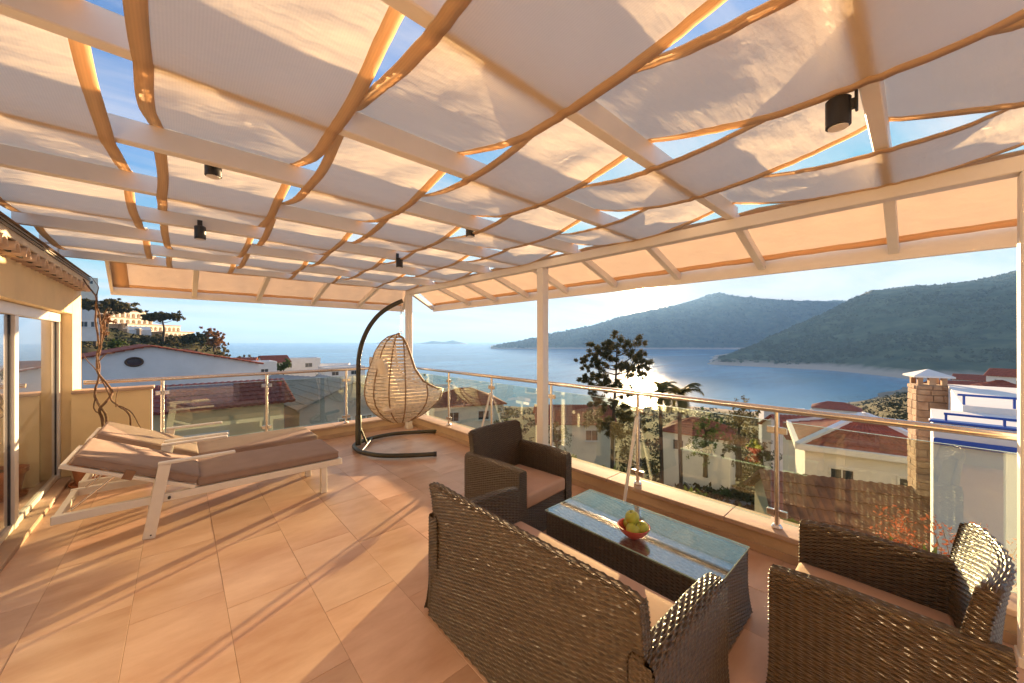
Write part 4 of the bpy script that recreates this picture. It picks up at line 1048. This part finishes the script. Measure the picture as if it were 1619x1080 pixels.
# grey houses seen through the back railing
for (px, py, f, w_, d_, h_, rh, tn, lab) in ((468,706,24,3.4,4.5,3.4,1.2,35,'narrow grey house with sharp gable behind the back railing'), (532,700,21,5.2,5,2.6,1.1,20,'grey rendered house with broad gable behind the back railing'), (330,716,18,3.6,4,2.2,.8,0,'small sand garden store below the neighbour roof')):
    b = at(px, py, f); wn_ = [('f',-.5,h_*.55,.6,.8),('f',.6,h_*.55,.6,.8)]
    house(lab, tuple(b), -az_of(px)+R(tn), w_, d_, h_, 'gable', rh, M_GRW if 'grey' in lab else M_YEW, mat('grey_slab', (.30,.29,.27), rough=.9), wn_, .15, base_drop=5, ridge='y', per=.5)
# houses to the right, below the sofa side
for (px, py, f, w_, d_, h_, rf_, rh, wm, rm, tn, lab, tr) in (
    (1366,800,15.5,4.3,4.6,2.75,'hip',1.05,M_WHW,M_REDT,10,'white house with red hip roof and white ridges beside the stone chimney',M_WHW),
    (735,668,34,6,5,2.0,'hip',1.2,M_CRW,M_REDT,10,'low villa with tiled roof beyond the railing corner',None),
    (690,640,52,5,5,2.2,'flat',.4,M_WHW,M_BLUE,10,'white villa with blue parapet beyond the railing corner',None),
    (1278,742,27,4.4,4.4,2.8,'gable',1.1,M_CRW,M_REDT,25,'cream house with brown gable seen through the railing',None),
    (1105,720,38,6,5,2.6,'hip',1.3,M_WHW,M_REDT,-10,'white bungalow with tiled roof beyond the palms',None),
    (905,700,36,7,5,2.5,'gable',1.2,M_CRW,M_REDT,8,'cream bungalow behind the pine tree',None),
    (1322,662,120,12,8,3.5,'hip',2.0,M_WHW,M_REDT,0,'white house with red roof near the beach',None),
    (1240,668,95,10,7,3.0,'flat',.4,M_WHW,M_WHW,12,'flat white house above the little beach',None),
    (1515,642,44,4.6,4,2.3,'gable',.7,M_WHW,M_REDT,30,'white cottage with red roof right of the chimney',None),
    (1548,640,50,6,4,1.9,'flat',.2,M_WHW,M_WHW,8,'long white cottage right of the chimney',None),
    (1582,645,36,4.2,4,1.6,'hip',1.1,M_CRW,M_REDT,10,'cottage with low red hip roof behind the blue rails',None),
    (1606,620,58,4.8,4,2.6,'gable',1.0,M_WHW,M_REDT,-15,'white gabled house on the right hillside',None),
    (1560,618,80,9,6,2.4,'gable',1.0,M_WHW,M_REDT,-5,'white terrace house with long red roof on the right hillside',None)):
    b = at(px, py, f)
    house(lab, tuple(b), -az_of(px)+R(tn), w_, d_, h_, rf_, rh, wm, rm, [('f',-w_*.24,h_*.55,w_*.15,h_*.36),('f',w_*.2,h_*.55,w_*.15,h_*.36)], .25, base_drop=6, per=.28, trim=tr)

b = at(1385, 790, 9.6); house('added low house whose brown-red tiled roof stands in for the armchair reflection', (b.x, b.y, -5.2), -az_of(1385)+R(22), 4.6, 4.2, 1.9, 'gable', 1.1, M_YEW, mat('reflection_brown_tile', (.20,.085,.045), rough=.8, var=.3, scale=4), [], .3, per=.2, base_drop=3)  # added house; its roof stands in for the armchair's reflection in the railing glass
# stone chimney
CF = 9.2; cb = at(1467, 600, CF); ch = empty('chimney', (cb.x, cb.y, -2.6), -az_of(1467)+R(18)); tag(ch, 'square stone-clad chimney with white hipped cap', 'chimney')
ct = at(1467, 606, CF).z+2.6; cw = .25
MB().box((-cw,-cw,-1), (cw,cw,ct-.02)).build('core', mat('mortar', (.34,.25,.18), rough=1), ch)
z = 0; kc = 0
while z < ct-.06:
    hh = min(random.choice((.13,.17,.21,.15)), ct-.04-z)
    for face in range(4):
        M = Matrix.Rotation(face*math.pi/2, 4, 'Z'); x = -cw-.02
        while x < cw+.01:
            wl = min(random.uniform(.16,.36), cw+.02-x)
            if cw+.02-(x+wl) < .08: wl = cw+.02-x
            MB().box((x+.006,-cw-.03-random.uniform(0,.018),z+.006), (x+wl-.006,-cw+.01,z+hh-.006), M, .01).build('stone', M_STONE, ch); x += wl
    z += hh
for sx in (-1, 1):
    for sy in (-1, 1): MB().box((sx*cw-.09*(sx > 0),sy*cw-.09*(sy > 0),ct-.019), (sx*cw+.09*(sx < 0),sy*cw+.09*(sy < 0),ct+.16)).build('cap_pier', M_STONE, ch)
MB().box((-.06,-cw-.01,ct-.018), (.06,-cw+.1,ct+.16)).build('cap_pier', M_STONE, ch)
c2 = cw+.10; MB().add([(-c2,-c2,ct+.161),(c2,-c2,ct+.161),(c2,c2,ct+.161),(-c2,c2,ct+.161),(-c2,-c2,ct+.20),(c2,-c2,ct+.20),(c2,c2,ct+.20),(-c2,c2,ct+.20),(0,0,ct+.36)], [(0,3,2,1),(0,1,5,4),(1,2,6,5),(2,3,7,6),(3,0,4,7),(4,5,8),(5,6,8),(6,7,8),(7,4,8)]).build('cap', M_WHW, ch)

# white terrace building with blue rails
tw = empty('terrace_house', (8.0,-.16,-6), R(-90)); tag(tw, 'white terrace house with bright blue railings and blue band', 'house')
tz = 6.38
MB().box((0,0,-1), (7,1.6,tz)).build('wall', M_WHW, tw)
MB().box((-.04,-.03,tz+.001), (7.04,.16,tz+.035), None, .01).build('wall_cap', M_BLUE, tw)
MB().box((.35,1.601,-1), (7,6,tz+.10)).build('upper_wall', M_WHW, tw)
MB().box((.0,-.06,tz-.30), (7.0,-.002,tz-.21), None, .01).build('blue_band', M_BLUE, tw)
MB().tube([(.1,.07,tz+.13),(7,.07,tz+.13)], .016, 8).build('rail', M_BLUE, tw); MB().tube([(.3,1.70,tz+.26),(7,1.70,tz+.26)], .018, 8).build('rail', M_BLUE, tw)
for x in (.12,.62,1.2,2.0,3.0,4.2,5.6):
    MB().tube([(x,.07,tz+.03),(x,.07,tz+.14)], .014, 8).build('rail_post', M_BLUE, tw); MB().tube([(x+.25,1.70,tz+.1),(x+.25,1.70,tz+.27)], .016, 8).build('rail_post', M_BLUE, tw)
for x in (1.8, 4.2): window(tw, Matrix.Translation((x,0,tz-1.6)), 1.0, 1.1, M_BLUE)

# far settlement at the foot of the headland
k = 0
for i in range(34):
    px = 1425+RNG.random()*250; yy = 570+RNG.random()*28; f = np.interp(yy, [570,600], [1250,760])+RNG.normal(0,30)
    s = RNG.uniform(4.5,9)
    b = at(px, yy, f); e = empty('far_house', (b.x, b.y, b.z), -az_of(px)+R(RNG.uniform(-40,40))); tag(e, 'tiny pale far-off house at the foot of the headland', 'house', 'far houses across the bay')
    MB().box((-s,-s*.6,-14), (s,s*.6,s*.55)).build('wall', M_WHW if i % 3 else M_CRW, e)
    MB().prism([(-s*.66,s*.551),(s*.66,s*.551),(0,s*.85)], -s*1.04, s*1.04, Matrix.Rotation(math.pi/2, 4, 'Z')).build('roof', M_REDT if i % 2 else M_CRW, e)

# ---- vegetation
def leaves(C, Rd, n, size, flat=1.0, hollow=.35, el=1.0):
    """n leaf quads spread through an ellipsoid shell round C"""
    d = RNG.normal(size=(n,3)); d /= np.linalg.norm(d, axis=1, keepdims=True)+1e-9
    r = (hollow+(1-hollow)*RNG.random(n)**.6)[:, None]*np.array(Rd)[None, :]
    c = np.array(C)[None, :]+d*r
    a = RNG.normal(size=(n,3)); a /= np.linalg.norm(a, axis=1, keepdims=True)
    b = np.cross(a, d+RNG.normal(size=(n,3))*.4); b /= np.linalg.norm(b, axis=1, keepdims=True)+1e-9
    s = size*(.6+.8*RNG.random(n))[:, None]
    return np.stack([c-a*s*el, c-b*s*.5, c+a*s*el, c+b*s*.5], 1)
def leaf_obj(name, quads, m, parent):
    V = np.concatenate(quads).reshape(-1,3); Q = np.arange(len(V)).reshape(-1,4); return npmesh(name, V, Q, m, parent, False)
def tree(name, label, base, clumps, trunk, m, size, n, group=None, cat='tree', el=1.0, tr=.12):
    base = Vector(base); e = empty(name, tuple(base)); tag(e, label, cat, group)
    tk = smooth_path([Vector(p) for p in trunk], 5); nn = len(tk)
    t_ = MB().tube(tk, [tr*(1-.75*i/(nn-1)) for i in range(nn)], 8).build('trunk', M_BARK, e, True)
    L_ = []
    for (c, r_) in clumps:
        c = Vector(c); i = min(range(nn), key=lambda j: (tk[j]-c).length+abs(tk[j].z-(c.z-.5*c.to_2d().length))*.6)
        lp = smooth_path([tk[i], (tk[i]+c)/2+Vector((0,0,-.06*(tk[i]-c).length)), c], 4)
        MB().tube(lp, [tr*.36*(1-.75*j/(len(lp)-1)) for j in range(len(lp))], 6).build('limb', M_BARK, t_, True)
        nv = max(12, int(n*(r_[0]*r_[1]*r_[2])**(1/3)))
        for q in range(11):
            off = Vector((RNG.normal()*.58*r_[0], RNG.normal()*.58*r_[1], RNG.normal()*.52*r_[2])); L_.append(leaves(c+off, tuple(np.array(r_)*RNG.uniform(.2,.42)), nv//11, size, el=el, hollow=.1))
    leaf_obj('crown', L_, m, e); return e
# big pine behind the railing
F0 = 22.0; s_ = F0/FPX; pb0 = ground(968, F0)
def rel(px, py, df=0): return at(px, py, F0+df)-pb0
cl_ = [(976,541,15,13),(957,552,14,12),(940,556,12,11),(992,556,14,13),(1010,556,11,16),(1016,575,11,10),(938,578,12,10),(928,570,9,7),(962,577,15,12),(986,580,14,12),(1003,592,11,10),(936,603,12,9),(925,598,8,7),(955,604,14,11),(976,610,13,11),(994,618,11,10),(942,628,12,10),(962,640,17,13),(984,646,16,13),(935,660,15,12),(956,676,18,14),(985,680,15,14),(1005,660,11,11)]
tree('pine_tree', 'tall ragged pine tree standing against the water behind the railing', pb0, [(rel(a,b,RNG.uniform(-.7,.9)), (r1*s_*1.25, r1*s_*1.25, r2*s_*1.25)) for a,b,r1,r2 in cl_],
     [(0,0,-.3), rel(968,720), rel(970,660), rel(973,610), rel(975,570), rel(976,540)], M_PINE, .050, 1700, tr=.13, el=2.0)
# umbrella pines near the hotel
def umbrella(px, ytop, ybase, f, w_, lab):
    s = f/FPX; base = at(px, ybase, f); H_ = (ybase-ytop)*s; W2 = w_*s/2
    cs = []
    for k in range(15):
        a = RNG.random()*6.28; rr = W2*RNG.random()**.5; cs.append(((rr*math.cos(a), rr*math.sin(a)*.7, H_*(.62+.30*RNG.random()*(1-rr/W2*.6))), (W2*.34, W2*.34, H_*.10)))
    tree('umbrella_pine', lab, base, cs, [(0,0,-1), (.2,0,H_*.3), (-.1,.1,H_*.55), (0,0,H_*.75)], M_PINE, .28*f/100, 260, tr=.32*f/100, el=1.3)
umbrella(168, 466, 528, 110, 62, 'spreading umbrella pine in front of the hotel behind the vine'); umbrella(258, 487, 535, 120, 40, 'slim umbrella pine standing before the lower hotel arcades')
def rtree(px, ytop, ybase, f, w_, lab, m, n=240, size=None, name='tree', group=None, cat='tree'):
    s = f/FPX; base = at(px, ybase, f); H_ = (ybase-ytop)*s; W2 = w_*s/2; cs = []
    for k in range(9):
        a = RNG.random()*6.28; rr = W2*.62*RNG.random()**.5; cs.append(((rr*math.cos(a), rr*math.sin(a), H_*(.18+.68*RNG.random())), (W2*.42, W2*.42, H_*.19)))
    tree(name, lab, base, cs, [(0,0,-1.0), (.03*W2,0,H_*.3), (0,0,H_*.6)], m, size or .0028*f, n, tr=.05*H_, group=group, cat=cat)
rtree(338, 519, 552, 140, 34, 'rust and green leafed tree at the end of the promontory', M_AUT)
rtree(318, 523, 548, 145, 36, 'olive green tree behind the promontory terrace', M_OLIVE); rtree(290, 524, 548, 142, 40, 'bushy green tree beneath the lower arcade', M_OLIVE)
rtree(262, 530, 552, 130, 44, 'dark shrubby tree under the slim pine', M_PINE); rtree(232, 532, 552, 125, 46, 'dark hedge tree left of the slim pine', M_PINE)
rtree(183, 535, 560, 60, 26, 'low green palm-like tree above the white gable', M_GREEN); rtree(352, 545, 585, 80, 30, 'scrubby dry tree beside the steep red roof', M_DRYL)
rtree(392, 556, 590, 85, 30, 'rounded dry tree between the red roofs', M_DRYL); rtree(448, 568, 590, 90, 18, 'green garden tree before the white cube house', M_GREEN)
rtree(150, 495, 540, 75, 40, 'brown leafed tree behind the vine', M_AUT); rtree(1540, 610, 645, 42, 30, 'round grey-green olive tree by the white cottages', M_OLIVE)
rtree(1168, 632, 735, 30, 62, 'broad dark conifer rising above the railing', M_PINE, 420)
rtree(405, 605, 660, 24, 54, 'green garden tree behind the back railing', M_GREEN, 420); rtree(440, 612, 690, 20, 60, 'leafy olive tree behind the back railing', M_OLIVE, 420)
rtree(505, 596, 640, 30, 40, 'pale green tree beyond the grey gable', M_OLIVE, 400); rtree(670, 596, 650, 30, 34, 'palm-like bushy tree beyond the railing corner', M_GREEN, 380)
rtree(1115, 650, 730, 24, 60, 'wispy green tree between palm and conifer', M_GREEN, 400); rtree(1205, 690, 760, 24, 54, 'low garden tree by the street', M_OLIVE, 400)
rtree(880, 665, 750, 20, 60, 'dense olive tree behind the column', M_OLIVE, 420); rtree(800, 650, 720, 22, 60, 'broad olive tree left of the column', M_OLIVE, 420)
# palms
def palm(px, ytop, f, lab, nfr, ln, up):
    c = at(px, ytop, f); g = nz(px, f); base = Vector((c.x, c.y, g)); e = empty('palm_tree', tuple(base)); tag(e, lab, 'palm'); H_ = c.z-g
    MB().tube(smooth_path([(0,0,-.3),(.05,0,H_*.4),(.0,.05,H_*.8),(0,0,H_)], 5), .09, 9).build('trunk', M_BARK, e, True)
    for k in range(nfr):
        a = 2*math.pi*k/nfr*2.4+RNG.random()*.4; el_ = R(RNG.uniform(-35, up)); pts = []; q = []
        for j in range(9):
            t = j/8; el2 = el_-t*t*R(95); pts.append(Vector((0,0,H_)) if j == 0 else pts[-1]+Vector((math.cos(a)*math.cos(el2), math.sin(a)*math.cos(el2), math.sin(el2)))*ln/8)
        sd = Vector((-math.sin(a), math.cos(a), 0))
        for j in range(1, 9):
            for mm_ in range(3):
                p = pts[j-1].lerp(pts[j], mm_/3); tdir = (pts[j]-pts[j-1]).normalized(); wl = ln*.24*math.sin(math.pi*min(1, (j+mm_/3)/9.5))+.04
                for sg in (-1, 1):
                    tip = p+(sd*sg*.9+tdir*.6+Vector((0,0,-.35)))*wl; w2 = tdir*.03; q.append([p-w2, p+w2, tip+w2*.3, tip-w2*.3])
        for j in range(8): q.append([pts[j]-sd*.02, pts[j]+sd*.02, pts[j+1]+sd*.015, pts[j+1]-sd*.015])
        leaf_obj('frond', [np.array([[tuple(v) for v in qq] for qq in q])], M_PALM, e)
palm(1046, 622, 19, 'short palm with upright golden fronds behind the railing', 15, 1.15, 78); palm(1076, 622, 18, 'palm with drooping fronds beside the golden palm', 17, 1.25, 62)
# garden shrubs on the slope
shrub_lab = 'round leafy shrub on the garden slope below the railing'
for i in range(46):
    px = RNG.uniform(270, 1300); f = RNG.uniform(9, 30); g = ground(px, f); r_ = RNG.uniform(.35,.9); mm_ = (M_OLIVE, M_GREEN, M_DRYL, M_GREEN)[i % 4]
    e = empty('shrub', tuple(g)); tag(e, {0:'round grey-green olive shrub on the garden slope below the railing',1:'fresh green leafy shrub on the garden slope below the railing',2:'straw coloured dry shrub on the garden slope below the railing',3:'fresh green leafy shrub on the garden slope below the railing'}[i % 4], 'shrub', ('olive slope shrubs','green slope shrubs','dry slope shrubs','green slope shrubs')[i % 4])
    Q_ = [leaves((RNG.normal()*r_*.4, RNG.normal()*r_*.4, r_*(.3+.5*RNG.random())), (r_*.55,)*3, 90, .07+.03*r_) for _ in range(6)]
    leaf_obj('foliage', Q_, mm_, e); MB().tube([(0,0,-.2),(.02,0,r_*.8)], .03, 6).build('stem', M_BARK, e)
# undergrowth that covers the slopes
Q_ = []; Q2 = []
for i in range(7000):
    px = RNG.uniform(60, 1680); f = math.exp(RNG.uniform(math.log(11), math.log(400))); g = ground(px, f)
    if g.z < SEA+4: continue
    r_ = RNG.uniform(.35,.95)*(1+f/110); (Q_ if i % 4 else Q2).append(leaves((g.x, g.y, g.z+r_*.25), (r_, r_, r_*.6), 16, r_*.30))
M_SCRUB = mat('scrub_leaf', (.020,.026,.011), rough=.9, spec=.1, scale=.05, col2=(.062,.060,.026)); M_SCRUBD = mat('dry_scrub_leaf', (.045,.040,.018), rough=.9, spec=.1, scale=.05, col2=(.11,.085,.04))
o = leaf_obj('undergrowth', Q_, M_SCRUB, None); tag(o, 'olive green scrub covering the slopes down to the sea', 'scrub', kind='stuff')
o = leaf_obj('dry_grass', Q2, M_SCRUBD, None); tag(o, 'straw coloured dry scrub on the slopes', 'scrub', kind='stuff')
# scrub and trees that mottle the headland
def maquis(V, n, r0, r1, cols, rows):
    out = []
    for _ in range(n):
        i = RNG.uniform(cols[0], cols[1]); j = RNG.uniform(rows[0], rows[1]); a, b = int(i), int(j); u, v = i-a, j-b
        P = V[a,b]*(1-u)*(1-v)+V[a+1,b]*u*(1-v)+V[a,b+1]*(1-u)*v+V[a+1,b+1]*u*v
        if P[2] < SEA+9 or mnoise.noise(Vector((P[0]*.006, P[1]*.006, 2.)))+mnoise.noise(Vector((P[0]*.03, P[1]*.03, 5.)))*.6 < -.12: continue
        r_ = RNG.uniform(r0, r1); out.append(leaves((P[0], P[1], P[2]+r_*.2), (r_, r_, r_*.55), 5, r_*.75))
    return out
o = leaf_obj('headland_scrub', maquis(VH, 13000, 3.0, 8.0, (0,100), (2,33.5)), mat('maquis_leaf', (.010,.022,.013), rough=1, scale=.02, col2=(.045,.060,.030)), None); tag(o, 'dark green scrub mottling the slopes of the headland', 'scrub', kind='stuff')
o = leaf_obj('far_scrub', maquis(VF, 6000, 8.0, 20.0, (0,75), (3,33.5)), mat('maquis_leaf', (.010,.022,.013)), None); tag(o, 'dark scrub on the far mountain across the bay', 'scrub', kind='stuff')
# planting just outside the parapet
pl = MB().box((XC+.26,-1.6,-.75), (4.35,3.6,-.62)).build('planting_bed', M_SOIL); tag(pl, kind='structure')
for i in range(11):
    y = 3.3-i*.36; x = 3.66+RNG.uniform(-.05,.25); e = empty('bedding_plant', (x, y, -.62)); hh = RNG.uniform(.50,.66)
    tag(e, ('glossy green bedding plant just outside the parapet' if i % 3 else 'spiky yellow-green bedding plant just outside the parapet'), 'plant', 'bedding plants outside the parapet' if i % 3 else 'spiky bedding plants')
    leaf_obj('foliage', [leaves((RNG.normal()*.07, RNG.normal()*.09, hh*(.45+.5*RNG.random())), (.16,.17,.12), 60, .05, el=1.2 if i % 3 else 2.2) for _ in range(7)], M_GREEN, e)
    MB().tube([(0,0,0),(.01,0,hh*.7)], .012, 6).build('stem', M_BARK, e)
    if i in (4, 8): leaf_obj('blossom', [leaves((-.08,-.05,hh*.95), (.07,.07,.05), 40, .03)], M_REDL, e)
# red leaved twiggy shrub
rs = empty('red_shrub', (3.66,-.22,-.62)); tag(rs, 'twiggy shrub with small red leaves outside the glass by the near armchair', 'shrub')
Q_ = []; 
for k in range(26):
    a = RNG.random()*6.28; sp = RNG.uniform(.1,.42); hh = RNG.uniform(.72,1.02)
    pts = smooth_path([(0,0,0),(math.cos(a)*sp*.3,math.sin(a)*sp*.4,hh*.5),(math.cos(a)*sp*.6,math.sin(a)*sp*1.3,hh)], 5)
    MB().tube(pts, [.006*(1-.7*i/(len(pts)-1)) for i in range(len(pts))], 5).build('twig', M_VINE, rs, True)
    for p in pts[4:]: Q_.append(leaves(tuple(p), (.05,.05,.04), 16, .011, el=1.2))
leaf_obj('foliage', Q_, M_REDL, rs)
# street below with two parked cars
a = [ground(p, f, .12) for p, f in ((1040,33),(1120,28),(1180,25),(1225,23.5),(1265,22.5),(1310,21.5))]
m_ = MB(); b0 = len(m_.v)
for i, p in enumerate(a):
    tdir = (a[min(i+1,len(a)-1)]-a[max(i-1,0)]).normalized(); sd = tdir.cross(Vector((0,0,1))).normalized(); m_.v += [tuple(p-sd*2.4), tuple(p+sd*2.4), tuple(p-sd*2.4-Vector((0,0,1.5))), tuple(p+sd*2.4-Vector((0,0,1.5)))]
for i in range(len(a)-1): m_.f += [(4*i,4*i+1,4*i+5,4*i+4), (4*i,4*i+4,4*i+6,4*i+2), (4*i+1,4*i+3,4*i+7,4*i+5)]
o = m_.build('street', M_ROAD); tag(o, kind='structure')
def car(loc, rz, col, lab):
    e = empty('parked_car', loc, rz); tag(e, lab, 'car', 'cars parked on the street')
    body = [(-2,.28),(-1.95,.62),(-1.75,.78),(-.95,.86),(-.45,1.28),(.75,1.32),(1.35,.92),(1.92,.82),(2.0,.55),(1.98,.28)]
    m1 = mat('car_paint_'+lab.split()[0], col, rough=.25, var=.02)
    MB().prism(body, -.8, .8).build('body', m1, e)
    for s in (-1, 1):
        MB().prism([(-.82,.9),(-.42,1.22),(.12,1.25),(.12,.9)], s*.80 if s > 0 else -.815, .815 if s > 0 else -.80).build('window', M_WIN, e); MB().prism([(.2,.9),(.2,1.25),(.7,1.27),(1.2,.94)], s*.80 if s > 0 else -.815, .815 if s > 0 else -.80).build('window', M_WIN, e)
        for x in (-1.3, 1.25):
            wl = MB().tube([(x,s*.68,.31),(x,s*.83,.31)], .31, 18).build('wheel', M_BLACK, e, auto=40); MB().tube([(x,s*.831,.31),(x,s*.845,.31)], .19, 14).build('rim', M_STEEL, wl, auto=40)
g = ground(1232, 23.2, .13); car((g.x, g.y, g.z), R(20), (.55,.56,.58), 'silver car parked on the street below the railing')
g = ground(1272, 24.8, .13); car((g.x, g.y, g.z), R(20), (.06,.08,.12), 'dark car parked on the street below the railing')

# ---- haze: the sea air
hz = MB().box((-15500,-15500,SEA-10), (15500,15500,620)).build('haze', bpy.data.materials.new('sea_haze')); tag(hz, 'pale blue sea haze over the bay', 'haze', kind='stuff')
hm = hz.data.materials[0]; hm.use_nodes = True; n_ = hm.node_tree.nodes; n_.remove(n_['Principled BSDF'])
pv = n_.new('ShaderNodeVolumePrincipled'); pv.inputs['Color'].default_value = (.28,.54,1.0,1); pv.inputs['Density'].default_value = 9e-5; pv.inputs['Anisotropy'].default_value = .2
hm.node_tree.links.new(pv.outputs[0], n_['Material Output'].inputs['Volume'])
